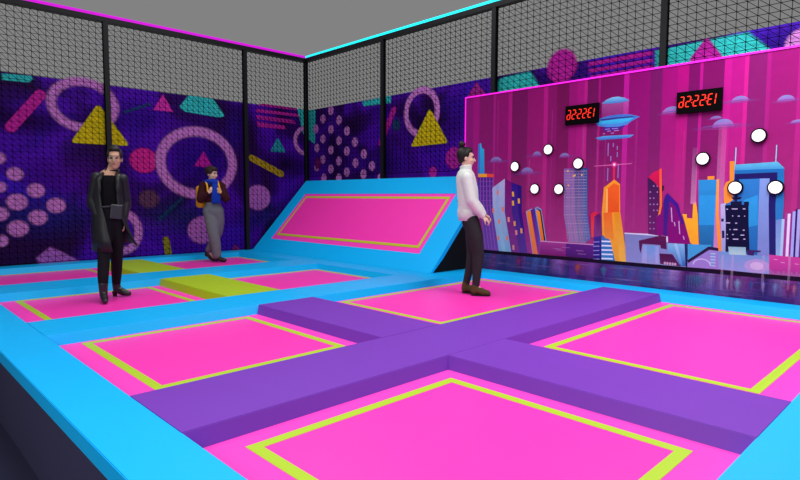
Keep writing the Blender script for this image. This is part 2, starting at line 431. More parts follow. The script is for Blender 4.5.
# ------------------------------------------------------------------ foam pads
def pad(x0, x1, y0, y1, sl, m, name, label, z1=ZT, z0=0, grp=None):
    """flat topped foam pad; sl = run of the sloping skirt on (x0, x1, y0, y1)"""
    bm = bmesh.new()
    a, b, c, d = sl
    bot = [(x0 - a, y0 - c), (x1 + b, y0 - c), (x1 + b, y1 + d), (x0 - a, y1 + d)]
    top = [(x0, y0), (x1, y0), (x1, y1), (x0, y1)]
    vb = [bm.verts.new((*p, z0)) for p in bot]; vt = [bm.verts.new((*p, z1)) for p in top]
    bm.faces.new(vb[::-1]); tf = bm.faces.new(vt)
    for i in range(4):
        j = (i + 1) % 4; bm.faces.new((vb[i], vb[j], vt[j], vt[i]))
    flat = []
    for e in tf.edges:
        m_ = (e.verts[0].co + e.verts[1].co) / 2
        run = a if abs(m_.x - x0) < 1e-4 else b if abs(m_.x - x1) < 1e-4 else c if abs(m_.y - y0) < 1e-4 else d
        if run > 0 or (run == 0 and name == 'foam_pad' and abs(m_.x - S0) < 1e-4): flat.append(e)
    if flat: bmesh.ops.bevel(bm, geom=flat, offset=.004, segments=2, affect='EDGES')
    o = obj(name, bm, m)
    return tag(o, label, 'pad', grp)
G = .001
BB = 'blue border and divider pads'
pad(S0, S1, D0, WY - .002, (0, RN, 0, 0), M_BLUE, 'foam_pad', 'long bright blue border pad along the left edge of the deck', grp=BB)
pad(S1 + G, PX - .002, D0, D1, (-RN, 0, 0, RN), M_BLUE, 'foam_pad', 'bright blue border pad in the bottom right foreground', grp=BB)
pad(R0, PX - .002, D1 + G, C1 - G, (RN, 0, -RN, -RN), M_BLUE, 'foam_pad', 'blue border pad along the foot of the city panel', grp=BB)
pad(S1 + G, WX - .1, K1, WY - .002, (-RN, 0, RN, 0), M_BLUE, 'foam_pad', 'blue border pad along the foot of the back netted wall', grp=BB)
pad(S1 + G, PX - .002, C1, C2, (-RN, 0, RN, RN), M_BLUE, 'foam_pad', 'long blue divider pad crossing behind purple beams to the panel', grp=BB)
pad(S1 + G, M0 - G, H1, H2, (-RN, -RN, RN, RN), M_BLUE, 'foam_pad', 'blue divider pad between the two lime pads', grp=BB)
pad(M0, MFOOT, C2 + G, K1 - G, (RN, 0, -RN, -RN), M_BLUE, 'foam_pad', 'blue pad running along the foot of the ramp', grp=BB)
PP = 'purple beam pads'
pad(S1 + G, R0 - G, E1, E0, (-RN, -RN, RN, RN), M_PURP, 'foam_pad', 'long purple beam pad crossing deck between front and second trampoline rows', grp=PP)
pad(F1, F2, E0 + G, C1 - G, (RN, RN, -RN, -RN), M_PURP, 'foam_pad', 'short purple beam pad left of the person in white sweater', grp=PP)
pad(F1, F2, D1 + G, E1 - G, (RN, RN, -RN, -RN), M_PURP, 'foam_pad', 'purple beam pad between the two foreground trampolines', grp=PP)
pad(F1, F2, C2 + G, H1 - G, (RN, RN, -RN, -RN), M_LIMEP, 'foam_pad', 'nearer and larger looking lime green pad', grp='lime green pads')
pad(F1, F2, H2 + G, K1 - G, (RN, RN, -RN, -RN), M_LIMEP, 'foam_pad', 'farther lime green pad close to the back wall', grp='lime green pads')

# ------------------------------------------------------------------ ramp trampoline
TX, TZ = 6.762, 1.412
P0 = Vector((MFOOT, 0, ZT)); SLv = (Vector((TX, 0, TZ)) - P0); SL = SLv.length; SLd = SLv.normalized(); NRM = Vector((-SLd.z, 0, SLd.x))
def on_ramp(u, v):
    d = ray(u, v); n = NRM; t = (P0 - CAM).dot(n) / d.dot(n); p = CAM + d * t
    return ((p - P0).dot(SLd), p.y)
ramp = empty('ramp_trampoline', 'sloping blue framed trampoline ramp with pink bed against the corner', 'ramp', (MFOOT, 7.4, ZT))
def rp(s, y, h=0): p = P0 + SLd * s + NRM * h; return (p.x - MFOOT, y - 7.4, p.z - ZT)
def ramp_slab(bm, s0, s1, y0, y1, h0, h1):
    v = [bm.verts.new(rp(s, y, h)) for h in (h0, h1) for s, y in ((s0, y0), (s0, y1), (s1, y1), (s1, y0))]
    for q in v: q.co.z = max(q.co.z, .0008); q.co.x = min(q.co.x, 6.768 - MFOOT)
    for f in ((0, 1, 2, 3), (7, 6, 5, 4), (0, 4, 5, 1), (1, 5, 6, 2), (2, 6, 7, 3), (3, 7, 4, 0)): bm.faces.new([v[i] for i in f])
YE, YW = 5.09, WY - .11
b1 = on_ramp(270, 238.5); b2 = on_ramp(422, 253.7); b3 = on_ramp(306, 194); b4 = on_ramp(454, 193)
sa, sb = (b1[0] + b2[0]) / 2, (b3[0] + b4[0]) / 2; yb, ya = (b1[1] + b3[1]) / 2, (b2[1] + b4[1]) / 2
l1 = on_ramp(276.6, 235); l2 = on_ramp(417.7, 247.6); l3 = on_ramp(306, 196); l4 = on_ramp(451, 196.8)
la, lb_ = (l1[0] + l2[0]) / 2, (l3[0] + l4[0]) / 2; lyb, lya = (l1[1] + l3[1]) / 2, (l2[1] + l4[1]) / 2
SN = 1.29                    # ramp is notched where it passes behind the panel end
YN = 5.40
bm = bmesh.new()
ramp_slab(bm, 0, sa, YE, YW, -.06, 0)
ramp_slab(bm, sa, min(sb, SN), YE, ya, -.06, 0)
if sb < SN: ramp_slab(bm, sb, SN, YE, YN, -.06, 0)
else: ramp_slab(bm, SN, sb, YN, ya, -.06, 0) if YN < ya else None
ramp_slab(bm, sa, sb, yb, YW, -.06, 0)
ramp_slab(bm, sb, SL, YN, YW, -.06, 0)
bmesh.ops.remove_doubles(bm, verts=bm.verts[:], dist=1e-5)
obj('ramp_frame', bm, M_BLUE, ramp)
bm = bmesh.new(); ramp_slab(bm, sa, sb, ya, yb, -.05, -.008); obj('apron', bm, M_PINK2, ramp)
w = .045
bm = bmesh.new()
for s0, s1, y0, y1 in ((la, la + w, lya, lyb), (lb_ - w, lb_, lya, lyb), (la + w, lb_ - w, lya, lya + w), (la + w, lb_ - w, lyb - w, lyb)): ramp_slab(bm, s0, s1, y0, y1, -.01, -.002)
obj('border_line', bm, M_LINE2, ramp)
bm = bmesh.new(); ramp_slab(bm, la + w, lb_ - w, lya + w, lyb - w, -.01, -.004); obj('jumping_mat', bm, M_PINK, ramp)
# dark side cheeks and back under the slope
def cheek(y0, y1, x_end):
    z_end = (x_end - MFOOT) * SLd.z / SLd.x
    bm = bmesh.new(); th = .062 / SLd.x
    prof = [(.06, 0), (x_end - MFOOT, 0), (x_end - MFOOT, z_end - th), (.062 / SLd.z + .0, 0)]
    prof = [(.0 + .062 / SLd.z, 0.0), (x_end - MFOOT, 0.0), (x_end - MFOOT, z_end - th)]
    A = [bm.verts.new((x, y0 - 7.4, z)) for x, z in prof]; B = [bm.verts.new((x, y1 - 7.4, z)) for x, z in prof]
    bm.faces.new(A); bm.faces.new(B[::-1])
    for i in range(3):
        j = (i + 1) % 3; bm.faces.new((A[i], B[i], B[j], A[j]))
    obj('side_cheek', bm, M_BLACKCLOTH, ramp)
cheek(YE + .004, YE + .03, 6.44); cheek(YW - .03, YW - .004, 6.7)

# ------------------------------------------------------------------ city game panel
PT = 2.507; PYL, PYR = 5.28, .32
panel = empty('game_panel', 'magenta city skyline climbing game panel with lit edge on the right', 'panel', (PX, 2.8, ZT))
def pz(u, v): p = on_x(u, v, PX); return (p.y, p.z)
pr = Print(lambda a, z, o: (-.0004 - o, a - 2.8, z - ZT), .00003)
b = pr.bm
PB = ZT
def strip(u0, u1, ct, cm, al=1):
    k_ = .84
    a0 = pz(u0, 150)[0] if u0 is not None else PYL; a1 = pz(u1, 150)[0] if u1 is not None else PYR
    a0 = min(a0, PYL); zs = [(PT, ct), (1.6, None), (.55, cm), (PB, cm)]
    T, B_ = tuple(x * k_ for x in lin(ct)), tuple(x * 1.15 for x in lin(cm))
    mid = tuple(T[i] * .55 + B_[i] * .45 for i in range(3))
    rows = [(PT, T), (1.7, tuple(T[i] * .85 + B_[i] * .15 for i in range(3))), (1.1, mid), (.5, B_), (PB, B_)]
    for (z0, c0), (z1, c1) in zip(rows, rows[1:]):
        pr.face([(a0, z0), (a1, z0), (a1, z1), (a0, z1)], [(*c0, al), (*c0, al), (*c1, al), (*c1, al)])
pr.k = 0
BANDS = [(None, 473, '#8E1078'), (473, 479, '#A30F80'), (479, 493, '#86106A'), (493, 495, '#A81A84'), (495, 508, '#920A70'), (508, 511.5, '#B41484'), (511.5, 527, '#760C5C'), (527, 543, '#960A70'), (543, 547, '#BC1488'),
         (547, 556, '#8C0A6A'), (556, 568, '#760656'), (568, 576, '#9E0878'), (576, 583, '#AC0A82'), (583, 586, '#BC1A8C'), (586, 597, '#74085C'), (597, 599, '#A80C82'), (599, 622, '#7E0062'), (622, 627, '#C0129C'),
         (627, 648, '#8E0070'), (648, 660, '#760E64'), (660, 675, '#A00078'), (675, 686, '#B2007E'), (686, 697, '#760060'), (697, 700, '#B80A8C'), (700, 721, '#7C0260'), (721, 728, '#C2108E'), (728, 741, '#B40884'), (741, 745, '#D01890'),
         (745, 763, '#84106A'), (763, 767, '#A81080'), (767, 794, '#980870'), (794, 800, '#B41484'), (800, 815, '#80106A'), (815, 835, '#A80A7C'), (835, None, '#8A0A6C')]
for u0, u1, c in BANDS: strip(u0, u1, c, '#A8387C' if lin(c)[0] > .3 else '#983078')
def PG(pts, c, c2=None, al=1, al2=None): pr.poly([pz(*p) for p in pts], c, c2, al, al2)
def ST(u0, u1, v0, v1, c, al=1, c2=None, al2=None):
    """upright bar on the board between heights seen at u0"""
    a0, z0 = pz(u0, v0); a1 = pz(u1, v0)[0]; z1 = pz(u0, v1)[1]
    pr.poly([(a0, z0), (a1, z0), (a1, z1), (a0, z1)], c, c2, al, al2)
def DOT(u, v, r, c, al=1, n=14, rz=None):
    a, z = pz(u, v); pr.k += 1; pr.face(circ(a, z, r, rz, n), [(*lin(c), al)] * n)
# faint beams of light in the sky
for u0, u1, v0, v1, al in ((498, 499, 100, 240, .10), (529, 530, 160, 235, .25), (552, 553, 110, 240, .12), (583, 585, 110, 240, .18), (597, 598.5, 130, 230, .15), (605, 606, 140, 230, .15), (636, 638, 120, 230, .10), (684, 685, 130, 235, .12)):
    ST(u0, u1, v0, v1, '#E060B8', al, None, al * .6)
def cloud(cu, bv, rx, h, wl, wr, al=.85):
    a, z = pz(cu, bv); k = abs(pz(cu + 10, bv)[0] - a) / 10; kz = abs(pz(cu, bv + 10)[1] - z) / 10
    wz = h * kz * .28
    al0 = pz(wl, bv)[0]; ar = pz(wr, bv)[0]
    pr.k += 1; n = 12
    c1 = (*lin('#7898E0'), al * .85); c2 = (*lin('#B858B8'), al * .75)
    P = [(a + rx * k * math.cos(PI - PI * i / n), z + h * kz * math.sin(PI * i / n)) for i in range(n + 1)]
    P = [(a - rx * k * math.cos(PI - PI * i / n), z + h * kz * math.sin(PI * i / n)) for i in range(n + 1)]
    pr.face(P, [tuple(c2[j] * (1 - math.sin(PI * i / n)) + c1[j] * math.sin(PI * i / n) for j in range(4)) for i in range(n + 1)])
    al0 += (a - al0) * -.25; ar += (ar - a) * .25
    W = [(al0, z - wz * .6), (a, z - wz), (ar, z - wz * .3), (ar, z + wz * .2), (a + (ar - a) * .5, z + wz * .9), (a, z + wz * 1.3), (a + (al0 - a) * .55, z + wz * .9), (al0, z)]
    pr.k += 1; pr.face(W, [(*lin('#8A4AA8'), al * .15), (*lin('#B03C98'), al * .75), (*lin('#8A4AA8'), al * .15), (*lin('#8A4AA8'), al * .15), (*lin('#7058B4'), al * .7), (*lin('#6868C4'), al * .8), (*lin('#7058B4'), al * .7), (*lin('#8A4AA8'), al * .15)])
for c in ((496, 162, 6, 5, 488, 511), (527, 173.5, 6.5, 6, 514, 542), (537, 156, 4.5, 4.5, 526, 545), (564.5, 157, 5, 4, 559, 577), (740, 101.5, 9, 5.5, 720, 756), (723, 127, 11, 8, 699, 749), (672, 113, 10, 6.5, 660, 690),
          (786, 101, 9, 6, 774, 802), (798, 123, 8, 3.5, 786, 812), (716, 119, 6, 3, 708, 724)): cloud(*c)
# floating station
ST(602, 629, 102, 118, '#D070C8', .42, '#C050B8', .25)
PG([(602, 103.8), (606, 100), (612, 97.4), (618, 96.6), (625, 97.8), (629.5, 100.6), (622, 102.4), (610, 103.6)], '#7ABCEC', '#3A74C0')
PG([(602.5, 126.5), (626, 124.5), (621, 129.5), (604, 132)], '#3A2090', '#5A1A86')
PG([(595, 122.5), (600, 118.4), (608, 116), (618, 114.4), (630, 114.2), (640, 116.6), (632, 120.8), (627.5, 124.4), (619, 126.6), (607, 127.2), (598, 126)], '#3E6CC4', '#4A8ADC')
PG([(597, 121.6), (614, 119.6), (634, 117.6), (629, 121), (622, 123.2), (608, 124.4), (598, 124)], '#38BCE6', '#3AA0E0')
PG([(600, 119.6), (614, 117.6), (632, 116.2), (636, 117), (618, 118.6), (603, 120.8)], '#2C2E80')
for u, v, w_ in ((605, 129, 5), (612, 128.4, 6), (607, 131, 4), (614, 130.4, 5), (611, 133, 3), (603, 133.6, 2)): PG([(u, v), (u + w_, v - .5), (u + w_, v + .3), (u, v + .8)], '#A080D8')
PG([(595.5, 138), (604, 136), (620, 135.2), (634, 134.6), (630, 137.6), (616, 139), (600, 140.2)], '#54A4E6', '#3C68C0')
for u, v0, v1 in ((608, 143, 156), (613, 143, 147), (617, 146, 150), (610.5, 156, 161), (617, 152, 157), (607.5, 168, 181), (618, 164, 178)): ST(u, u + .9, v0, v1, '#9A8CE0', .75)
PG([(594, 165.9), (614, 164.2), (632, 163.2), (632, 163.9), (614, 165.4), (594, 166.5)], '#F070C0', al=.7)
ST(613.3, 615.3, 165, 182, '#D82A50')
DOT(614.3, 164.6, .035, '#F03AA0', .7); DOT(614.3, 164.6, .015, '#FFD8F0')
# left blue tower and lattice block
PG([(477, 200), (478.4, 144.4), (481, 143), (482.2, 148.4), (484.2, 149), (484.6, 175), (483, 200)], '#28AEE0', '#3A70C8')
PG([(477, 200), (478.4, 144.4), (480, 143.6), (480, 200)], '#3A78CC', '#4A5CB8')
PG([(477.5, 177), (493.4, 177), (493, 205), (498.5, 251.5), (484, 250)], '#4C1C86', '#6A48AC')
for i in range(5):
    u = 480 + i * 3.2; PG([(u, 178), (u + .6, 178), (u + .9, 205), (u + 6.2, 250), (u + 5.4, 250), (u + .2, 205)], '#9C58BC')
for i in range(15):
    v = 181 + i * 4.8; s = max(0, (v - 205) * .12); PG([(479 + s, v), (493 + s, v), (493 + s, v + .8), (479 + s, v + .8)], '#8C50B4', al=.8)
PG([(478.4, 173.8), (487, 173.8), (487, 177.2), (478.4, 177.2)], '#F0A030'); PG([(487, 173.8), (494, 174), (494, 177.4), (487, 177.2)], '#E84840')
# pale block
PG([(492.4, 188), (505, 178.6), (504.8, 212), (511.5, 253), (499.2, 252), (493, 212)], '#B4B4E0', '#7CB0D8')
PG([(495.5, 186), (499, 183.2), (499, 212), (506, 252), (502.4, 252), (496, 212)], '#9CA8DC', '#8CC0E0')
for u, v in ((497.8, 192.8), (493.2, 210.5), (503, 209.3), (499.2, 221.6), (498.2, 238), (507, 238.2)): PG([(u - .9, v - 2.3), (u + .9, v - 2.3), (u + 1.1, v + 2.2), (u - .7, v + 2.2)], '#E88068')
# magenta and indigo block
PG([(505, 178.6), (511.5, 182.4), (512, 212), (520, 253), (512, 253), (504.8, 212)], '#7A0C72', '#7C3A90')
PG([(511.5, 182.4), (521.6, 186), (521.8, 212), (529, 253), (520, 253), (512, 212)], '#34148A', '#5A3A98')
PG([(517.5, 184.6), (521.6, 186), (521.8, 212), (525, 232), (522, 232), (518.5, 212)], '#26107E', '#3A1A8C')
for u, v, c in ((513, 194.2, '#F0B848'), (513, 203.2, '#F0B848'), (518.8, 201, '#F0B848'), (508.6, 219.6, '#F09A98'), (514.6, 223.6, '#F0A860'), (521.4, 230.8, '#F0A860'), (516.2, 232.6, '#E89090'), (513.4, 247.5, '#D89090')):
    PG([(u - 1, v - 2.5), (u + 1, v - 2.5), (u + 1.3, v + 2.4), (u - .7, v + 2.4)], c)
# twin orange towers
PG([(522, 213), (526.6, 211), (534, 254), (527.6, 253)], '#8A1878', '#9A3C90')
PG([(526, 211.4), (531.4, 208.6), (532.6, 209.2), (540, 254.5), (532.6, 254)], '#9CA4D4', '#A090C0')
PG([(526.8, 212), (531.6, 209.6), (535, 228), (539, 254), (533.4, 254)], '#F08C28', '#E87850')
PG([(530.6, 210), (533.6, 209), (541, 254.6), (538, 254)], '#5A1A90', '#8A3A90')
PG([(533, 209.4), (535.2, 208.4), (542, 246), (541, 254)], '#3A2A9C', '#5A5AB8')
PG([(534.8, 208), (537.6, 206.6), (541.6, 209), (546.6, 241.2), (541, 243)], '#8494D0', '#8CA0D0')
PG([(536, 209.6), (540, 211.4), (544.4, 240.8), (541.2, 241)], '#F09A2C', '#E8702C')
PG([(536, 207.6), (541, 210.2), (545.6, 240.8), (544.2, 240.8), (540, 211.6)], '#180820')
# low long hall
PG([(540.2, 241), (594, 244.6), (594, 259), (540.2, 253.6)], '#A03A8E', '#781C74')
PG([(566, 243), (594, 244.6), (594, 259), (566, 256.4)], '#5C2484', '#4A1A6E')
PG([(540.2, 240.6), (594, 244.2), (594, 245.2), (540.2, 241.6)], '#C890C8')
for u, v in ((553, 248), (556, 249.5), (576, 250.2), (578, 253.4), (562, 247)): PG([(u, v), (u + 8, v + .6), (u + 8, v + 1.1), (u, v + .6)], '#B070B8', al=.8)
# glass tower
PG([(564, 168.6), (582, 168), (582.4, 214), (586, 243.4), (568.4, 242), (564, 215)], '#8A5AA8', '#9C78B0', .92)
PG([(582, 168), (587.8, 167.8), (587.6, 214), (590.6, 238), (585.6, 243), (582.4, 214)], '#16488E', '#4870B0')
PG([(574.6, 168.4), (581.8, 168), (582, 214), (585, 243), (578.6, 242.8), (574.8, 214)], '#3A3C8C', '#8C80B0', .85)
for i in range(24):
    v = 171 + i * 2.9; s = max(0, (v - 214) * .13)
    PG([(564.4 + s, v), (587 + s, v - .3), (587 + s, v + .4), (564.4 + s, v + .7)], '#B8A4D0' if i % 3 else '#D8C0E0', al=.55)
for i in range(9):
    u = 565.5 + i * 2.6; PG([(u, 169), (u + .7, 169), (u + .7, 214), (u + 4, 241), (u + 3.2, 241), (u, 214)], '#C090CC' if i % 2 else '#7C88C8', al=.45)
for u, v in ((568, 171), (575, 175.4), (582, 175), (568.6, 185.4), (573.6, 176)): DOT(u, v, .012, '#F0B060')
# red and violet small block
PG([(589.6, 218), (591.4, 212), (600, 213), (601.4, 236), (592, 238)], '#6A1C74', '#8A3488')
PG([(590.8, 214), (594, 211.4), (599.6, 213), (594.6, 216.6), (593.6, 238), (591.6, 237)], '#D0204C', '#E0503C')
PG([(596.6, 214), (600.6, 215.4), (601.6, 236), (597, 236)], '#5A125E', '#7A3A80')
# striped blue block
PG([(594, 237), (602, 235.6), (602, 261), (594, 259)], '#3A2A90', '#2A1A6E')
PG([(601.6, 235.6), (615, 239), (616, 262), (601.6, 261)], '#3A70BC', '#3A84C4')
for i in range(5):
    v = 240.5 + i * 4.3
    PG([(601.8, v), (613, v + .4), (613, v + 1.8), (601.8, v + 1.5)], '#E4E8FC'); PG([(593.4, v + 1), (599.6, v + .8), (599.6, v + 1.8), (593.4, v + 2)], '#8A84D8')
# orange tower
PG([(604, 187.6), (614.6, 179.6), (620.2, 184), (620.4, 212), (627.8, 263), (615.6, 262), (610.4, 240), (602.4, 235), (602, 212)], '#F49A28', '#F0A436')
PG([(605.8, 190), (614, 183.2), (619.4, 185.4), (619.4, 212.4), (605.4, 212.4)], '#EE6426', '#E4571E')
PG([(606.2, 189.6), (608, 188.2), (608, 212.4), (605.6, 212.4)], '#F8B860')
PG([(603.6, 213), (612, 212), (614, 240), (605, 238)], '#E8682A', '#E89038')
PG([(614.4, 213), (620, 213), (625, 250), (626, 263), (620, 262)], '#E09020', '#F4B850')
# grey blue complex
PG([(624.6, 233.4), (669.2, 235.4), (669.4, 243), (688, 243), (688, 268), (626.4, 262.8)], '#7884BC', '#8C8CC8')
PG([(624.6, 232.6), (669.4, 234.8), (669.4, 242), (665.6, 242), (665.4, 236.4), (624.8, 233.8)], '#D4D4F0')
PG([(639, 240.6), (660, 235.6), (666.4, 236.4), (666.8, 249.4), (661.2, 248.4), (660.4, 245), (642.6, 243.8), (641, 253.4), (639.6, 249)], '#5C164E', '#4C1450')
PG([(643, 245), (659, 246), (659, 264), (641.8, 262.8)], '#8AA0DC', '#A8A0D4')
PG([(647, 245.4), (655.6, 246), (655.6, 263.6), (647, 262.6)], '#6C9CD8', '#9494CC')
PG([(659.6, 253.4), (672.6, 254.2), (681, 266.4), (660.4, 263.8)], '#4A1446', '#5A2058')
for i in range(5): DOT(665 + i * 2.6, 263 + i * .3, .012, '#C89AC0', rz=.016)
PG([(668, 243.4), (684.6, 242.4), (686.4, 266.4), (680.4, 265.6), (674, 254), (668, 252.6)], '#84BCE8', '#2E5CA8')
PG([(674, 243), (677, 242.6), (683, 265.6), (680, 264)], '#A8D0F0', '#4C80C4')
PG([(684.6, 242.4), (688.4, 243), (687.4, 267.4), (685.8, 266.4)], '#24306C', '#1A1A48')
# dark tower and tents
PG([(648, 177.6), (661, 186), (661, 236), (648.6, 234)], '#34164E', '#6A1C68')
for i in range(8):
    for j in range(3):
        if (i * 3 + j * 5) % 4: DOT(650.4 + j * 3.6, 186 + i * 6.1, .009, '#A87AB8', .9, 8)
PG([(648.6, 177.2), (654, 172), (661, 169.4), (661, 190), (655, 182.6)], '#D01450', '#B81452')
PG([(661, 185), (664.4, 186), (663.6, 191), (661, 190)], '#2A1040')
PG([(659.6, 169), (662, 168.6), (662.2, 206), (660, 217), (658.4, 215), (660, 205)], '#F0503C', '#F08030')
PG([(656.6, 216.6), (660.6, 214), (665, 196), (667.6, 193), (678.6, 204), (681, 214), (692.4, 244.4), (668.4, 243), (668, 236.4), (656.8, 235)], '#6C0E74', '#820A72')
PG([(663.4, 234.6), (664.2, 200), (667.6, 193), (670, 196), (667, 236)], '#2C1C84', '#4A1A80')
PG([(667.4, 193), (678.6, 204), (681, 214), (684.6, 224), (682, 224), (675.4, 206), (668.4, 200)], '#3A1690', '#4A1286')
for u, v0, v1 in ((671, 207.5, 222), (674, 222, 226), (678.6, 221, 234), (683, 236, 239.6)): PG([(u, v0), (u + 1, v0), (u + 1.8, v1), (u + .9, v1)], '#D0A8E0', al=.9)
# yellow block
PG([(682.6, 214), (687, 214.2), (687.2, 218), (692.6, 218.4), (693.4, 202), (696.2, 202), (698, 215), (699.2, 252), (696.2, 253), (695.2, 246), (690.6, 243)], '#F8B42E', '#F0A42C')
# blue tower with orange edge
ST(693, 698.4, 148, 204, '#D890D0', .08, '#E8A0D8', .5)
PG([(698.8, 180), (717, 179.6), (716, 212), (718.8, 249), (700, 251), (698.6, 215)], '#2A90D4', '#1E649C')
PG([(699.4, 195), (716.2, 195), (716.6, 225), (699, 225)], '#2A98DC', '#2894D8')
PG([(707.8, 176.4), (714.6, 176), (714.6, 179.4), (707.8, 179.8)], '#F0922C')
ST(719.2, 727.4, 124, 250, '#E070C0', .15, '#D890D0', .8)
PG([(717, 179.4), (719.4, 179), (718.8, 213), (722.6, 251), (718.4, 252.8), (716, 214)], '#F4A43C', '#EE8A28')
# right frame building
ST(735.8, 736.8, 147.6, 166, '#8AD0F4', .9); ST(776.4, 777.4, 145, 165, '#8AD0F4', .9)
PG([(730, 161.4), (734.8, 161), (734.6, 184), (733, 202), (724.2, 204), (724, 188), (726, 182.4), (729.8, 180.6)], '#F5862E', '#F59A3A')
PG([(734.8, 164.8), (777.8, 161.8), (784.4, 167.8), (784.2, 171.6), (734.6, 174)], '#5CB8DE', '#2878C0')
PG([(734.6, 170.4), (784.4, 168.6), (784, 205), (782, 232), (782, 258), (722, 258), (724, 206), (733, 200)], '#1A6CB4', '#3A7CC0')
PG([(735, 174), (777.6, 172.2), (777.6, 178.4), (735, 179.4)], '#1C1660')
PG([(734.6, 179), (740, 179), (738, 205), (734.6, 205)], '#1E1A6A')
PG([(739.4, 179.4), (760.4, 178.6), (758.4, 212), (758, 258), (735, 258), (737, 205)], '#2C7CC8', '#1C64A8')
PG([(744, 200), (758, 195), (758, 225), (745, 228)], '#2C98DC', '#2890D0')
PG([(760, 178.6), (770.2, 178.4), (769, 212), (770, 262), (757.4, 260), (758.6, 212)], '#7C9CDC', '#7484C4')
PG([(769.8, 178), (777.6, 178), (775.6, 205), (776, 258), (769.4, 257), (768.8, 205)], '#1C1466', '#20206A')
PG([(777.6, 178), (784, 176), (783, 205), (781.4, 222), (776, 222), (776, 205)], '#1676BC', '#2A78BC')
PG([(776, 220), (782, 219), (785, 219), (785.4, 257), (776, 257)], '#6C8CCC', '#8AB0DC')
# dark office tower
PG([(720.8, 204), (726, 203), (726.4, 262), (721.6, 251)], '#B4B4E4', '#8C98CC')
PG([(721.4, 218.6), (724, 218.6), (724, 221.6), (721.4, 221.6)], '#182050'); PG([(722, 230.6), (724.6, 230.6), (724.8, 238), (722.2, 238)], '#182050')
PG([(725.2, 205.2), (748.8, 204.6), (748.8, 222), (749.8, 251.6), (725.6, 251), (726, 225)], '#0C0C34')
PG([(725.6, 240), (728, 240), (728, 260.4), (726.4, 260)], '#14143E')
PG([(731, 201.6), (742, 201.2), (742, 205), (731, 205.2)], '#12123A'); PG([(744.2, 201.8), (749.2, 201.6), (749.2, 206), (744.2, 206)], '#12123A')
PG([(731.2, 197.4), (742.4, 197), (740.4, 199.4), (734, 199.8)], '#14123C')
for u, v, w_ in ((726.6, 208.6, 1.6), (732, 208.4, 5.8), (743, 208.4, 2.6), (732.4, 215.4, 1.2), (738, 215.6, 2), (744.4, 215.6, 1), (726.4, 222.4, 4), (735.4, 222.6, 2), (729.6, 229, 1.2), (733.6, 229, 4), (743, 229.6, 2), (727, 234, 1), (732.4, 234, 1.6), (740.6, 234.6, 4), (727, 238, 1.6), (733, 238.6, 5.6), (743.6, 238.6, 2)):
    PG([(u, v), (u + w_, v), (u + w_, v + 1), (u, v + 1)], '#C0B8E4', al=.9)
# quay, roofs, base
PG([(718.4, 251), (769.6, 256.6), (769.6, 274.6), (718, 269)], '#6A94CC', '#9494D0')
PG([(688, 244), (712, 245), (709.6, 248), (688, 262)], '#3C9CD4', '#4898D0')
PG([(688, 260), (709, 247.6), (719, 249.6), (719, 269.4), (687.6, 267)], '#9082CC', '#9C78C4')
PG([(687.6, 260.2), (709, 246.4), (718.6, 248), (718.6, 251), (709.6, 249.8), (688.4, 263)], '#2C1440')
ST(711, 715.4, 252, 266, '#7AA8E0', .8)
for i in range(5): ST(710.6, 716, 253 + i * 3, 254 + i * 3, '#D0C8F0', .8)
pr.ring(*pz(702, 265), .09, .07, .012, '#C8B8EC', .004, seg=20, a0=0, a1=PI)
PG([(728.4, 246.6), (746, 247.2), (746.2, 255.2), (729.4, 254.4)], '#88B4C4', '#A8CCD0')
PG([(747, 249.6), (761, 250.6), (761, 252), (754.4, 252.2), (754, 255.6), (747.6, 255)], '#3C2060')
DOT(757, 266, .11, '#E8B8F0', .4, 20, .07); DOT(757, 266, .06, '#F8D8FC', .5, 20, .04)
# right hand stripes
for u0, u1, v0, c in ((782, 785.2, 219, '#A4C8E8'), (785.2, 788, 212, '#9C3A94'), (788, 791, 213.6, '#E0D8F8'), (791, 793, 211.6, '#8A2A8C'), (793, 796, 211.4, '#A0A8E8'), (796, 798, 209, '#2C1470'), (798, 801.6, 209.4, '#A8A8E0'), (801.6, 804, 206, '#4A2A90'), (804, 812, 203, '#B09AD8'), (812, 818, 206, '#30209A')):
    ST(u0, u1, v0, 257, c)
PG([(769.4, 254.6), (845, 262), (845, 284), (769.4, 274.8)], '#C83E9C', '#A03488')
for i in range(14): ST(770 + i * 2.6, 772 + i * 2.6, 269.5 + (i * 7 % 5) * .8 + i * .25, 277 + i * .28, '#B878B8', .6)
for u, v in ((774, 259), (781, 262), (795, 263.5), (804, 266)): PG([(u, v), (u + 4, v + .5), (u + 4, v + 1), (u, v + .6)], '#F0B0DC', al=.8)
# a further run of skyline outside the frame to the right
for i, (u0, u1, v0, c) in enumerate(((822, 836, 178, '#2A80C8'), (838, 850, 196, '#F09030'), (852, 876, 160, '#5A1A8C'), (880, 905, 190, '#3A84C8'), (908, 930, 150, '#8A1878'))): ST(u0, u1, v0, 262, c)
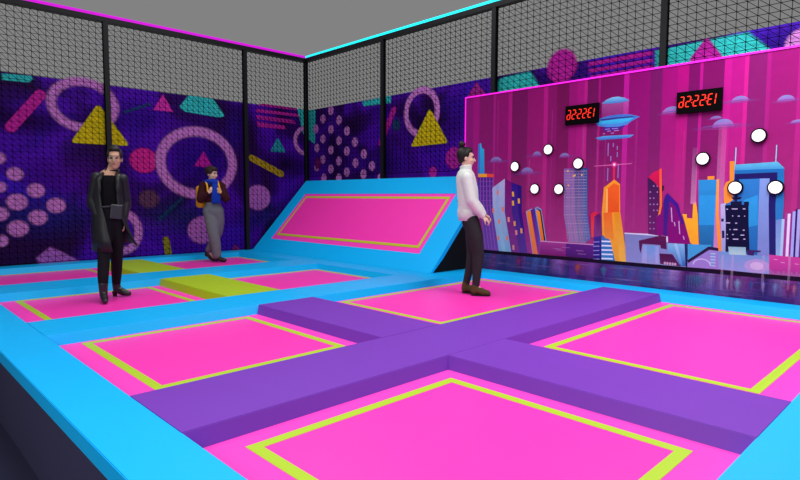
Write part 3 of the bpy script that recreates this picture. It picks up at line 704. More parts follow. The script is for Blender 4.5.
# river along the foot of the print
def zr(v, u): return pz(u, v)[1]
rt = pz(640, 263)[1]
pr.k += 1
NS = 44
for i in range(NS):
    a0 = PYL + (PYR - PYL) * i / NS; a1 = PYL + (PYR - PYL) * (i + 1) / NS
    random.seed(i * 7 + 1)
    c = random.choice(['#3E2266', '#4A2870', '#36205E', '#54287A', '#5E2C70']) if i > 14 else random.choice(['#2A265E', '#302868', '#3A2A68'])
    d = '#180A24'
    pr.face([(a0, rt), (a1, rt), (a1, rt - .045), (a0, rt - .045)], [(*lin(d), 1)] * 4)
    pr.face([(a0, rt - .045), (a1, rt - .045), (a1, PB), (a0, PB)], [(*lin(c), 1)] * 4)
random.seed(5)
H = rt - PB
for i in range(80):
    a = random.uniform(PYR, PYL - .2) ; ww = random.uniform(.04, .16)
    c = random.choice(['#8A50B0', '#5A70C0', '#A070C8', '#7A2A80', '#4A60A8', '#C090D8', '#8A3A90']) if a < 3.9 else random.choice(['#4A64B0', '#6A4AA8', '#8A3A80', '#3A4A88'])
    al = random.uniform(.35, .8); pr.k += 1
    z0_, z1_ = PB + random.uniform(.0, .06), rt - .045
    c4 = (*lin(c), al); c0 = (*lin(c), 0); cb = (*lin(c), al * .3)
    pr.face([(a - ww, z1_), (a, z1_), (a, z0_), (a - ww, z0_)], [c0, c4, cb, c0]); pr.face([(a, z1_), (min(PYL, a + ww), z1_), (min(PYL, a + ww), z0_), (a, z0_)], [c4, c0, c0, cb])
random.seed(11)
for i in range(90):       # ripples
    a = random.uniform(PYR, PYL - .3); l = random.uniform(.1, .5); z = PB + random.uniform(.04, H - .06); t = random.uniform(.003, .008)
    c = random.choice(['#6A4AA0', '#5A5AB0', '#9A6AB8', '#3A2A70', '#7A3A88', '#B08AC8', '#2A4A80'])
    pr.k += 1; c4 = (*lin(c), .65); c0 = (*lin(c), 0)
    pr.face([(min(a + l, PYL), z), (a, z + t), (max(a - l, PYR), z), (a, z - t)], [c0, c4, c0, c4])
for u, w_, c in ((519, 8, '#9A2C70'), (578, 9, '#C05038'), (604, 9, '#4A78A8'), (625, 6, '#7A3C8A'), (659, 5, '#5A4A98'), (698, 26, '#3A5A8A'), (738, 10, '#8AA0C8'), (728, 5, '#C8A8D0'), (752, 6, '#3A5AA0'), (764, 5, '#9A80C8'), (776, 7, '#7A88C0'), (795, 7, '#C06A90'), (789, 12, '#8A1A6A')):
    a = pz(u, 280)[0]; ww = abs(pz(u + w_ / 2, 280)[0] - a); pr.k += 1
    c4 = (*lin(c), .75); c0 = (*lin(c), 0)
    zt_, zb, zm_ = rt - .05, PB + .03, PB + H * .6
    for s in (-1, 1):
        pr.face([(a, zm_), (a + s * ww, zm_), (a, zt_)][::s], [c4, c0, c0][::s]); pr.face([(a, zm_), (a + s * ww, zm_), (a, zb)][::-s], [c4, c0, c0][::-s])
for i in range(12): ST(687 + i * 2.5, 687.8 + i * 2.5, 275, 290, '#5A88B0', .45, None, .1)
for u in (732, 763, 789, 722): ST(u, u + 2.5, 255, 290, '#F0C8F0', .22, None, .1)
mo = obj('printed_mural', pr.done(), [M_CITY, M_CITY], panel)
bm = bmesh.new(); box(bm, .0, .11, PYR - 2.8, PYL - 2.8, .0, PT - ZT); obj('board', bm, M_BACK, panel)
bm = bmesh.new(); box(bm, -.012, .02, PYR - 2.8, PYL - 2.8 + .014, PT - ZT, PT - ZT + .018); box(bm, -.012, .02, PYL - 2.8, PYL - 2.8 + .014, .0, PT - ZT)
obj('led_edge', bm, M_MAG2, panel)

# round white touch targets
def button(u, v, label, r=.074):
    _p = on_x(u, v, PX - .03); a, z = _p.y, _p.z
    t = empty('touch_button', label, 'button', (PX - .02, a, z), 0, 'round white buttons on the city panel')
    bm = bmesh.new()
    def disc(bm, r0, r1, x0, x1, n=32):
        A = [bm.verts.new((x0, r0 * math.cos(2 * PI * i / n), r0 * math.sin(2 * PI * i / n))) for i in range(n)]
        B = [bm.verts.new((x1, r1 * math.cos(2 * PI * i / n), r1 * math.sin(2 * PI * i / n))) for i in range(n)]
        bm.faces.new(A[::-1]); bm.faces.new(B)
        for i in range(n): bm.faces.new((A[i], A[(i + 1) % n], B[(i + 1) % n], B[i]))
        bmesh.ops.recalc_face_normals(bm, faces=bm.faces[:])
    disc(bm, r, r * .97, 0, -.012); obj('rim', bm, M_RIM, t)
    bm = bmesh.new(); disc(bm, r * .79, r * .76, -.0121, -.016); obj('lens', bm, M_WHITE, t)
for u, v, l in ((514.7, 166.6, 'round white button farthest left on the city panel'), (548, 149.6, 'round white button left of and below the left timer, topmost of the left cluster'),
                (578, 163.6, 'round white button over the top of the glass tower'), (534.5, 189, 'round white button low above twin orange towers, left of the glass tower'),
                (558.6, 189.2, 'round white button touching left edge of glass tower'), (702.6, 158.8, 'round white button alone between maroon tower and blue tower top'),
                (758.6, 135.6, 'round white button highest on the right half of panel'), (735, 187.8, 'round white button just above the dark office tower'),
                (775.3, 187.5, 'round white button farthest right on the city panel')): button(u, v, l)

# mirrored digital timers
SEG = {'a': [0, 1, 2, 3, 4, 6], '2': [0, 1, 6, 4, 3], 'E': [0, 5, 6, 4, 3], '1': [1, 2]}
def timer(u0, v0, u1, v1, label):
    _p = on_x(u0, v0, PX - .04); _q = on_x(u1, v1, PX - .04); a0, z0, a1, z1 = _p.y, _p.z, _q.y, _q.z; w_, h_ = a0 - a1, z0 - z1
    t = empty('digital_timer', label, 'timer', (PX - .02, (a0 + a1) / 2, (z0 + z1) / 2), 0, 'digital timers on the city panel')
    bm = bmesh.new(); box(bm, -.02, 0, -w_ / 2, w_ / 2, -h_ / 2, h_ / 2); bevel(bm, .003, 1); obj('housing', bm, M_BLK, t)
    bm = bmesh.new()
    dh = h_ * .46; dw = w_ * .09; x = -.0225; sw = h_ * .02
    def seg(p, q):
        p = Vector((p[0] + .12 * p[1], p[1])); q = Vector((q[0] + .12 * q[1], q[1]))
        d = (q - p).normalized(); n = Vector((-d.y, d.x)) * sw; e = d * sw
        P = [p + e * .6, p + e * 1.4 + n, q - e * 1.4 + n, q - e * .6, q - e * 1.4 - n, p + e * 1.4 - n]
        A = [bm.verts.new((x, -c.x, c.y)) for c in P]; B = [bm.verts.new((x + .004, -c.x, c.y)) for c in P]
        bm.faces.new(A); bm.faces.new(B[::-1])
        for i in range(6): j = (i + 1) % 6; bm.faces.new((A[i], A[j], B[j], B[i]))
    xs = [-.385, -.235, -.065, .085, .245, .36]
    for ch, cx in zip('a222E1', xs):
        cx = cx * w_; cy = h_ * .03; L, R_, T, B_, C = cx - dw / 2, cx + dw / 2, cy + dh / 2, cy - dh / 2, cy
        if ch == '1': R_ = cx
        ends = {0: ((L, T), (R_, T)), 1: ((R_, T), (R_, C)), 2: ((R_, C), (R_, B_)), 3: ((L, B_), (R_, B_)), 4: ((L, C), (L, B_)), 5: ((L, T), (L, C)), 6: ((L, C), (R_, C))}
        for s in SEG[ch]: seg(*ends[s])
        obj('digit', bm, M_RED, t); bm = bmesh.new()
    for cx in (-.15, .165):
        for cy in (.1, -.04):
            s = w_ * .009
            for_ = [(cx * w_ - s, cy * h_ - s), (cx * w_ + s, cy * h_ - s), (cx * w_ + s, cy * h_ + s), (cx * w_ - s, cy * h_ + s)]
            f = bm.faces.new([bm.verts.new((x, -p, q)) for p, q in for_]); e_ = bmesh.ops.extrude_face_region(bm, geom=[f]); bmesh.ops.translate(bm, verts=[g_ for g_ in e_['geom'] if isinstance(g_, bmesh.types.BMVert)], vec=(.004, 0, 0))
            obj('colon_dot', bm, M_RED, t); bm = bmesh.new()
    bm.free()
timer(565.3, 106.4, 598.5, 122.4, 'black timer with red digits left of the floating blue station')
timer(676.8, 92.6, 721.7, 110, 'black timer with red digits upper right of the panel')
# ------------------------------------------------------------------ people
M_SKIN = mat('skin', '#C89A80', .55, .3, .05, 30)
M_SKIN2 = mat('pale_skin', '#D8B09A', .55, .3, .05, 30)
M_HAIR = mat('dark_hair', '#17110F', .55, .35, .3, 60)
M_HAIRB = mat('brown_hair', '#2A1A14', .55, .35, .3, 60)
M_EYE = mat('dark_eye', '#120C0A', .2, .6)
M_LIP = mat('lips', '#A0484A', .5, .3)
M_COAT = mat('black_leather', '#1B1C20', .45, .35, .35, 9, bump=.4, bscale=25)
M_TOP = mat('black_top', '#0C0A10', .85, .15, .2, 20)
M_TROU = mat('black_trousers', '#100E16', .8, .2, .2, 20)
M_BOOT = mat('black_boot', '#1B1A1E', .35, .5, .1, 20)
M_BAG = mat('charcoal_bag', '#303036', .4, .45, .1, 20)
M_GLASS = mat('glasses_frame', '#B8B0AA', .3, .5, metallic=.6)
M_CHOKE = mat('choker', '#100A0A', .6, .2)
M_WOOL = mat('white_wool', '#D6D8D4', .85, .1, .06, 25, bump=.5, bscale=60)
M_JEAN = mat('charcoal_trousers', '#2C2A2E', .85, .15, .2, 15)
M_SUEDE = mat('olive_suede', '#4E4128', .8, .15, .15, 30)
M_SOLE = mat('dark_sole', '#15120F', .7, .2)
M_BROWN = mat('maroon_sweater', '#3A1A20', .9, .1, .2, 40, bump=.5, bscale=80)
M_SCARF = mat('blue_scarf', '#1638A4', .85, .1, .2, 30, bump=.5, bscale=60)
M_GREY = mat('grey_trousers', '#6C7076', .85, .15, .15, 15)
M_YBAG = mat('yellow_backpack', '#E0A01C', .6, .3, .1, 15)
M_SHOE = mat('dark_shoe', '#201E22', .5, .4, .1, 20)

def cone(bm, p0, r0, p1, r1, n=14, sq=1.0, ax=None):
    """tapered capsule; sq flattens the section along ax"""
    p0, p1 = Vector(p0), Vector(p1); d = p1 - p0; L = max(1e-5, d.length); d = d / L
    a = (ax if ax else (Vector((0, 0, 1)) if abs(d.z) < .8 else Vector((0, 1, 0)))); a = Vector(a); a = (a - d * a.dot(d)).normalized(); b = d.cross(a)
    rings = []
    for k in range(1, 5):
        t = -PI / 2 + PI / 2 * k / 4 if k < 4 else 0
        rings.append((p0 + d * r0 * math.sin(t), r0 * math.cos(t)))
    for k in range(1, 4):
        t = PI / 2 * k / 4
        rings.append((p1 + d * r1 * math.sin(t), r1 * math.cos(t)))
    rings.insert(4, (p1, r1))
    vs = [[bm.verts.new(c + a * r * sq * math.cos(2 * PI * i / n) + b * r * math.sin(2 * PI * i / n)) for i in range(n)] for c, r in rings]
    s = bm.verts.new(p0 - d * r0); e = bm.verts.new(p1 + d * r1)
    for i in range(n):
        j = (i + 1) % n
        bm.faces.new((s, vs[0][j], vs[0][i])); bm.faces.new((e, vs[-1][i], vs[-1][j]))
        for A, B in zip(vs, vs[1:]): bm.faces.new((A[i], A[j], B[j], B[i]))
def chain(bm, pts, sq=1.0, ax=None):
    for (p, r), (q, s) in zip(pts, pts[1:]): cone(bm, p, r, q, s, sq=sq, ax=ax)
def ell(bm, c, r, M=None, n=16):
    M = M or Matrix.Identity(3); c = Vector(c)
    g = bmesh.ops.create_icosphere(bm, subdivisions=3, radius=1)
    for v in g['verts']: v.co = M @ Vector((v.co.x * r[0], v.co.y * r[1], v.co.z * r[2])) + c
def fuse(name, bm, m, parent, vox=.008, smooth=4):
    """melt overlapping volumes into one continuous skin"""
    me = bpy.data.meshes.new('t'); bm.to_mesh(me); bm.free()
    o = bpy.data.objects.new('t', me); COL.objects.link(o)
    r = o.modifiers.new('r', 'REMESH'); r.mode = 'VOXEL'; r.voxel_size = vox; r.use_smooth_shade = True
    s = o.modifiers.new('s', 'SMOOTH'); s.factor = .5; s.iterations = smooth
    dg = bpy.context.evaluated_depsgraph_get(); dg.update()
    m2 = bpy.data.meshes.new_from_object(o.evaluated_get(dg)); bpy.data.objects.remove(o); bpy.data.meshes.remove(me)
    m2.materials.clear(); m2.materials.append(m)
    for p in m2.polygons: p.use_smooth = True
    o = bpy.data.objects.new(name, m2); COL.objects.link(o); o.parent = parent
    m2.name = name
    return o
def frame(fx, fy, tilt=0):
    """head frame: -Y of the frame looks along (fx, fy) of the figure"""
    y = -Vector((fx, fy, 0)).normalized(); z = Vector((0, 0, 1)); x = y.cross(z).normalized()
    M = Matrix((x, y, z)).transposed()
    return M @ Matrix.Rotation(tilt, 3, 'X')
def head(bm, c, M, s=1.0):
    c = Vector(c); P = lambda x, y, z: c + M @ (Vector((x, y, z)) * s)
    ell(bm, P(0, .015, .03), (.072 * s, .092 * s, .088 * s), M)
    ell(bm, P(0, -.022, -.03), (.058 * s, .066 * s, .085 * s), M)
    ell(bm, P(0, -.045, -.085), (.03 * s, .034 * s, .028 * s), M)        # chin
    cone(bm, P(0, -.082, .01), .009 * s, P(0, -.104, -.028), .0135 * s)    # nose
    for sx in (-1, 1):
        ell(bm, P(sx * .072, .01, -.012), (.01 * s, .018 * s, .03 * s), M)
        ell(bm, P(sx * .034, -.062, -.03), (.024 * s, .022 * s, .02 * s), M)
    ell(bm, P(0, -.083, -.055), (.022 * s, .012 * s, .01 * s), M)
    ell(bm, P(0, -.07, .03), (.05 * s, .02 * s, .016 * s), M)
def face_parts(parent, c, M, brow, s=1.0):
    c = Vector(c); P = lambda x, y, z: c + M @ (Vector((x, y, z)) * s)
    for sx in (-1, 1):
        bm = bmesh.new(); ell(bm, P(sx * .029, -.081, .004), (.0125 * s, .007 * s, .007 * s), M); obj('eye', bm, M_EYE, parent, True)
        bm = bmesh.new(); chain(bm, [(P(sx * .013, -.092, .022), .0035 * s), (P(sx * .03, -.09, .027), .004 * s), (P(sx * .046, -.076, .022), .0028 * s)]); obj('eyebrow', bm, brow, parent, True)
    bm = bmesh.new(); chain(bm, [(P(-.02, -.087, -.056), .003 * s), (P(0, -.094, -.055), .0058 * s), (P(.02, -.087, -.056), .003 * s)]); obj('lips', bm, M_LIP, parent, True)
def hand(bm, wr, d, n, s=1.0, curl=.5, side=1):
    """wrist point, pointing direction, palm normal"""
    wr = Vector(wr); d = Vector(d).normalized(); n = Vector(n); n = (n - d * n.dot(d)).normalized(); x = d.cross(n) * side
    P = lambda a, b, c: wr + (d * a + x * b + n * c) * s
    cone(bm, P(-.01, 0, 0), .024 * s, P(.045, 0, 0), .034 * s, sq=.5, ax=n)
    ell(bm, P(.055, 0, 0), (.03 * s, .03 * s, .018 * s))
    for i, (b, L) in enumerate(((-.028, .062), (-.0095, .074), (.0095, .07), (.027, .054))):
        a = .08; c = 0; ang = curl * .35; pts = [(P(.05, b * .8, 0), .0095 * s)]
        pts.append((P(a, b, .002), .0092 * s))
        for k, f in enumerate((.45, .32, .25)):
            a += L * f * math.cos(ang); c += L * f * math.sin(ang); pts.append((P(a, b, c), (.0088 - .0008 * k) * s)); ang += curl * .9
        chain(bm, pts)
    chain(bm, [(P(.015, -.022, .004), .012 * s), (P(.045, -.045, .014), .011 * s), (P(.068, -.05, .03), .0095 * s), (P(.085, -.042, .042), .0085 * s)])
def person(label, loc, body):
    rz = math.atan2(loc[1], loc[0]) - PI / 2     # local +Y runs away from where one stands looking at the deck
    t = empty('person', label, 'person', loc, rz)
    body(t); return t

# --- person in long black coat ------------------------------------
def p_coat(t):
    HC = (.078, 0, 1.485); M = frame(-.12, -1, .05)
    S_L, E_L, W_L = (-.12, .0, 1.285), (-.175, .03, 1.045), (-.115, -.05, .88)
    S_R, E_R, W_R = (.155, .0, 1.27), (.185, .045, 1.03), (.145, .0, .84)
    HL, KL, AL = (-.055, -.01, .83), (-.07, -.11, .47), (-.088, -.16, .095)
    HR, KR, AR = (.075, .01, .83), (.065, .05, .47), (.05, .18, .095)
    bm = bmesh.new(); head(bm, HC, M, 1.0)
    chain(bm, [((.06, .02, 1.42), .05), ((.025, .02, 1.31), .056)])
    chain(bm, [((.01, .01, 1.26), .12), ((.01, 0, 1.12), .118), ((.01, 0, 1.0), .105), ((.01, 0, .88), .135)], sq=.72, ax=(0, 1, 0))
    for S, E, W in ((S_L, E_L, W_L), (S_R, E_R, W_R)): chain(bm, [((.01, .01, 1.27), .06), (S, .055), (E, .042), (W, .028)])
    chain(bm, [(HL, .08), (KL, .048), ((AL[0], AL[1], .26), .036), (AL, .028)]); chain(bm, [(HR, .08), (KR, .048), ((AR[0] + .006, AR[1] - .04, .26), .036), (AR, .028)])
    cone(bm, AL, .032, (AL[0] + .01, AL[1] - .10, .035), .028); cone(bm, AR, .032, (AR[0] + .11, AR[1] - .05, .035), .028)
    hand(bm, W_L, (.3, .1, -.8), (0, 1, 0), .9, .5); hand(bm, W_R, (.1, -.2, -1), (-1, 0, 0), .9, .5)
    b = fuse('body', bm, M_SKIN, t, .0065)
    face_parts(t, HC, M, M_HAIR)
    P = lambda x, y, z: Vector(HC) + M @ Vector((x, y, z))
    bm = bmesh.new(); ell(bm, P(0, .03, .043), (.08, .092, .086), M); ell(bm, P(0, -.02, .092), (.06, .055, .034), M); ell(bm, P(.0, .055, .11), (.045, .045, .04), M)
    for sx in (-1, 1): ell(bm, P(sx * .066, .0, .04), (.02, .05, .05), M)
    # carve nothing: cap sits behind the hairline
    fuse('hair', bm, M_HAIR, t, .008)
    bm = bmesh.new()
    for sx in (-1, 1):
        n = 20; pts = [P(sx * .031 + .024 * math.cos(2 * PI * i / n), -.103 + abs(.024 * math.cos(2 * PI * i / n)) * .12, .002 + .02 * math.sin(2 * PI * i / n)) for i in range(n + 1)]
        for a, c in zip(pts, pts[1:]): cone(bm, a, .0018, c, .0018, 6)
        cone(bm, P(sx * .055, -.1, .006), .0018, P(sx * .076, .0, .004), .0018, 6)
    cone(bm, P(-.008, -.106, .006), .0018, P(.008, -.106, .006), .0018, 6)
    obj('glasses', bm, M_GLASS, t)
    bm = bmesh.new(); n = 20; pts = [(.05 + .052 * math.cos(2 * PI * i / n), .018 + .054 * math.sin(2 * PI * i / n), 1.358) for i in range(n + 1)]
    for a, c in zip(pts, pts[1:]): cone(bm, a, .006, c, .006, 6)
    obj('choker', bm, M_CHOKE, t)
    # top and trousers
    bm = bmesh.new()
    chain(bm, [((.01, .01, 1.235), .132), ((.01, 0, 1.10), .128), ((.01, 0, .99), .116), ((.01, 0, .90), .135)], sq=.74, ax=(0, 1, 0))
    chain(bm, [((-.1, .01, 1.275), .06), ((-.02, .02, 1.30), .058)]); chain(bm, [((.11, .01, 1.27), .06), ((.03, .02, 1.30), .058)])
    fuse('top', bm, M_TOP, t, .009)
    bm = bmesh.new()
    chain(bm, [((.01, 0, .93), .128), ((.01, 0, .86), .145)], sq=.76, ax=(0, 1, 0))
    chain(bm, [(HL, .1), (KL, .068), ((AL[0] + .002, AL[1] + .01, .27), .06), ((AL[0], AL[1], .14), .048)]); chain(bm, [(HR, .1), (KR, .068), ((AR[0] + .006, AR[1] - .04, .27), .06), ((AR[0], AR[1], .14), .048)])
    fuse('trousers', bm, M_TROU, t, .009)
    # boots
    for A, d in ((AL, Vector((.12, -1, 0))), (AR, Vector((1, -.45, 0)))):
        d = d.normalized(); A = Vector(A); bm = bmesh.new()
        cone(bm, A + Vector((0, 0, .09)), .052, A + Vector((0, 0, .0)), .045)
        cone(bm, A + Vector((0, 0, -.015)), .043, A + d * .08 + Vector((0, 0, -.05)), .040)
        cone(bm, A + d * .08 + Vector((0, 0, -.052)), .04, A + d * .145 + Vector((0, 0, -.066)), .028)
        for v in bm.verts: v.co.z = max(v.co.z, .006)
        o = fuse('boot', bm, M_BOOT, t, .007, 3)
        bm = bmesh.new(); q = A - d * .022
        bmesh.ops.create_cone(bm, cap_ends=True, segments=14, radius1=.022, radius2=.03, depth=.055, matrix=Matrix.Translation((q.x, q.y, .0275)))
        obj('heel', bm, M_SOLE, o)
    # coat: open fronted sheet with thickness and sleeves
    bm = bmesh.new()
    #   z, centre x, rx, ry, left opening angle, right opening angle
    rows = [(1.335, .02, .075, .075, 55, 55), (1.30, .01, .14, .09, 42, 40), (1.25, .005, .168, .115, 36, 34), (1.12, 0, .165, .135, 32, 30), (.98, -.0, .172, .14, 26, 32), (.86, .0, .185, .165, 14, 42), (.74, .01, .205, .19, 10, 56), (.64, .03, .222, .21, 8, 66), (.55, .05, .24, .225, 6, 72)]
    prev = None; n = 40
    for z, cx, rx, ry, al, ar in rows:
        a0 = math.radians(-90 + ar); a1 = math.radians(270 - al); cur = []
        for i in range(n + 1):
            th = a0 + (a1 - a0) * i / n
            fold = 1 + .035 * math.sin(th * 7 + z * 6) * max(0, (1.2 - z))
            hem = .035 * math.sin(th * 1.0 + .6) if z < .6 else 0
            cur.append(bm.verts.new((cx + rx * fold * math.cos(th), .02 + ry * fold * math.sin(th), z + hem)))
        if prev:
            for i in range(n): bm.faces.new((prev[i], prev[i + 1], cur[i + 1], cur[i]))
        prev = cur
    bmesh.ops.recalc_face_normals(bm, faces=bm.faces[:])
    bmesh.ops.solidify(bm, geom=bm.faces[:], thickness=.012)
    me_o = obj('coat', bm, M_COAT, t, True)
    for side, S, E, W in ((-1, S_L, E_L, W_L), (1, S_R, E_R, W_R)):
        bm = bmesh.new(); sh = (S[0] * .75, S[1], S[2] + .0)
        chain(bm, [(sh, .055), (S, .058), (E, .053), (Vector(E).lerp(Vector(W), .85), .05)])
        cone(bm, (E[0] + side * .002, E[1], E[2] - .04), .052, (E[0], E[1], E[2] + .03), .055)
        fuse('sleeve', bm, M_COAT, me_o, .01, 3)
    bm = bmesh.new()        # lapels and collar
    for s in (-1, 1):
        pts = [(s * .075 + .02, -.055, 1.345), (s * .125, -.085, 1.28), (s * .115 + (.0 if s < 0 else .01), -.118, 1.19), (s * .085, -.128, 1.10)]
        q = [(s * .055 + .02, -.06, 1.33), (s * .075 + .0, -.10, 1.24), (s * .075, -.126, 1.17), (s * .085, -.13, 1.10)]
        A = [bm.verts.new(p) for p in pts]; B = [bm.verts.new(p) for p in q]
        for i in range(3): bm.faces.new((A[i], A[i + 1], B[i + 1], B[i]))
    n = 14; prevv = None
    for i in range(n + 1):
        th = math.radians(-40 + 260 * i / n); a = bm.verts.new((.045 + .078 * math.cos(th), .02 + .078 * math.sin(th), 1.375)); c = bm.verts.new((.03 + .1 * math.cos(th), .02 + .092 * math.sin(th), 1.315))
        if prevv: bm.faces.new((prevv[0], a, c, prevv[1]))
        prevv = (a, c)
    bmesh.ops.recalc_face_normals(bm, faces=bm.faces[:]); bmesh.ops.solidify(bm, geom=bm.faces[:], thickness=.008)
    obj('collar', bm, M_COAT, me_o, True)
    bm = bmesh.new(); v = box(bm, -.045, .075, -.165, -.115, .855, 1.005); bevel(bm, .012, 3)
    bmesh.ops.rotate(bm, verts=bm.verts[:], cent=(.015, -.14, .93), matrix=Matrix.Rotation(.12, 3, 'Y'))
    bmesh.ops.translate(bm, verts=bm.verts[:], vec=(.055, .0, .0))
    bg_ = obj('waist_bag', bm, M_BAG, t)
    bm = bmesh.new(); n = 24; pts = [(.01 + .148 * math.cos(2 * PI * i / n), .125 * math.sin(2 * PI * i / n), .985 + .01 * math.cos(2 * PI * i / n)) for i in range(n + 1)]
    for a, c in zip(pts, pts[1:]): cone(bm, a, .01, c, .01, 6)
    obj('belt', bm, M_BAG, bg_)
pc = person('person with short dark hair and glasses in long black open coat and ankle boots', (1.972, 6.41, .003), p_coat)
pc.scale = (.9, .95, 1.0)

# --- person in white turtleneck, seen from the side ----------------
def p_white(t):
    HC = (-.105, 0, 1.535); M = frame(1, .10, .05)
    HC = (-.118, 0, 1.53)
    bm = bmesh.new(); head(bm, HC, M, .98)
    chain(bm, [((-.125, 0, 1.47), .048), ((-.125, 0, 1.36), .052)])
    chain(bm, [((-.115, 0, 1.28), .115), ((-.09, 0, 1.12), .105), ((-.075, 0, .98), .1), ((-.06, 0, .86), .125)], sq=.85, ax=(1, 0, 0))
    SN_, EN, WN = (-.105, -.16, 1.30), (-.05, -.19, 1.06), (.085, -.15, .885)
    SF, EF, WF = (-.105, .16, 1.30), (-.04, .19, 1.06), (.105, .15, .90)
    for S, E, W in ((SN_, EN, WN), (SF, EF, WF)): chain(bm, [((-.115, 0, 1.3), .06), (S, .05), (E, .04), (W, .027)])
    HN, KN, AN = (-.045, -.075, .83), (.035, -.07, .47), (.01, -.08, .10)
    HF, KF, AF = (-.045, .075, .83), (-.035, .085, .46), (-.105, .07, .10)
    chain(bm, [(HN, .075), (KN, .046), ((.026, -.077, .28), .036), (AN, .028)]); chain(bm, [(HF, .075), (KF, .046), ((-.064, .08, .28), .036), (AF, .028)])
    for A in (AN, AF): cone(bm, A, .03, (A[0] + .12, A[1], .035), .026)
    hand(bm, WN, (.7, .1, -.55), (-.4, .3, -.8), .9, .9); hand(bm, WF, (.7, -.1, -.5), (-.4, -.3, -.8), .9, .9, -1)
    fuse('body', bm, M_SKIN2, t, .0065)
    face_parts(t, HC, M, M_HAIR, .98)
    P = lambda x, y, z: Vector(HC) + M @ Vector((x, y, z))
    bm = bmesh.new(); ell(bm, P(0, .03, .035), (.08, .09, .09), M); ell(bm, P(0, -.005, .078), (.068, .07, .046), M); ell(bm, P(0, .07, -.03), (.04, .03, .04), M)
    for sx in (-1, 1): ell(bm, P(sx * .064, .022, .04), (.02, .048, .045), M)
    h = fuse('hair', bm, M_HAIR, t, .008)
    bm = bmesh.new(); ell(bm, P(0, .058, .148), (.042, .042, .036), M); ell(bm, P(.01, .065, .125), (.036, .036, .03), M); fuse('hair_bun', bm, M_HAIR, h, .007, 2)
    bm = bmesh.new()        # loose sweater
    chain(bm, [((-.12, 0, 1.29), .14), ((-.1, 0, 1.17), .15), ((-.085, 0, 1.0), .15), ((-.08, 0, .95), .152), ((-.075, 0, .955), .152)], sq=.84, ax=(1, 0, 0))
    cone(bm, (-.105, -.12, 1.30), .075, (-.105, .12, 1.30), .075)
    for S, E, W in ((SN_, EN, WN), (SF, EF, WF)): chain(bm, [((-.11, S[1] * .8, 1.295), .072), (S, .072), (E, .064), (Vector(E).lerp(Vector(W), .6), .055), (Vector(E).lerp(Vector(W), .95), .036)])
    chain(bm, [((-.12, 0, 1.36), .076), ((-.122, 0, 1.40), .07)])
    # trim the hem flat
    s = fuse('sweater', bm, M_WOOL, t, .01, 4)
    bm = bmesh.new()
    for k, z in enumerate((1.385, 1.41, 1.435)):
        n = 20; pts = [(-.122 + .056 * math.cos(2 * PI * i / n), .058 * math.sin(2 * PI * i / n), z + .008 * math.cos(2 * PI * i / n)) for i in range(n + 1)]
        for a, c in zip(pts, pts[1:]): cone(bm, a, .017, c, .017, 8)
    fuse('turtleneck_collar', bm, M_WOOL, s, .007, 3)
    bm = bmesh.new(); n = 28; prev = None
    for z, rx, ry in ((.96, .126, .152), (.90, .128, .153), (.835, .122, .148)):
        cur = [bm.verts.new((-.08 + rx * math.cos(2 * PI * i / n), ry * math.sin(2 * PI * i / n), z)) for i in range(n)]
        if prev:
            for i in range(n): bm.faces.new((prev[i], prev[(i + 1) % n], cur[(i + 1) % n], cur[i]))
        prev = cur
    bmesh.ops.recalc_face_normals(bm, faces=bm.faces[:]); bmesh.ops.solidify(bm, geom=bm.faces[:], thickness=.01)
    obj('sweater_hem', bm, M_WOOL, s, True)
    bm = bmesh.new()
    chain(bm, [((-.07, 0, .90), .115), ((-.06, 0, .82), .12)], sq=.85, ax=(1, 0, 0))
    chain(bm, [(HN, .092), ((.0, -.075, .66), .094), (KN, .072), ((.026, -.077, .28), .056), ((AN[0] + .004, AN[1], .125), .045)])
    chain(bm, [(HF, .09), ((-.035, .078, .66), .088), (KF, .066), ((-.064, .08, .28), .052), ((AF[0] + .004, AF[1], .125), .044)])
    fuse('trousers', bm, M_JEAN, t, .009)
    for A, d in ((AN, Vector((1, -.1, 0))), (AF, Vector((1, -.25, 0)))):
        d = d.normalized(); A = Vector(A); bm = bmesh.new()
        cone(bm, A + Vector((0, 0, .02)), .043, A + Vector((-.012, 0, -.045)), .044)
        cone(bm, A + Vector((0, 0, -.03)), .043, A + d * .09 + Vector((0, 0, -.055)), .04)
        cone(bm, A + d * .08 + Vector((0, 0, -.055)), .042, A + d * .15 + Vector((0, 0, -.066)), .03)
        for v in bm.verts: v.co.z = max(v.co.z, .012)
        o = fuse('shoe', bm, M_SUEDE, t, .007, 2)
        bm = bmesh.new(); cone(bm, (A.x - d.x * .01, A.y - d.y * .01, .012), .046, (A.x + d.x * .145, A.y + d.y * .145, .012), .036, sq=.22, ax=(0, 0, 1)); obj('sole', bm, M_SOLE, o, True)
person('person with dark hair bun in white turtleneck sweater, standing in profile before the city panel', (5.035, 3.965, .0), p_white).scale = (.94, 1, 1)
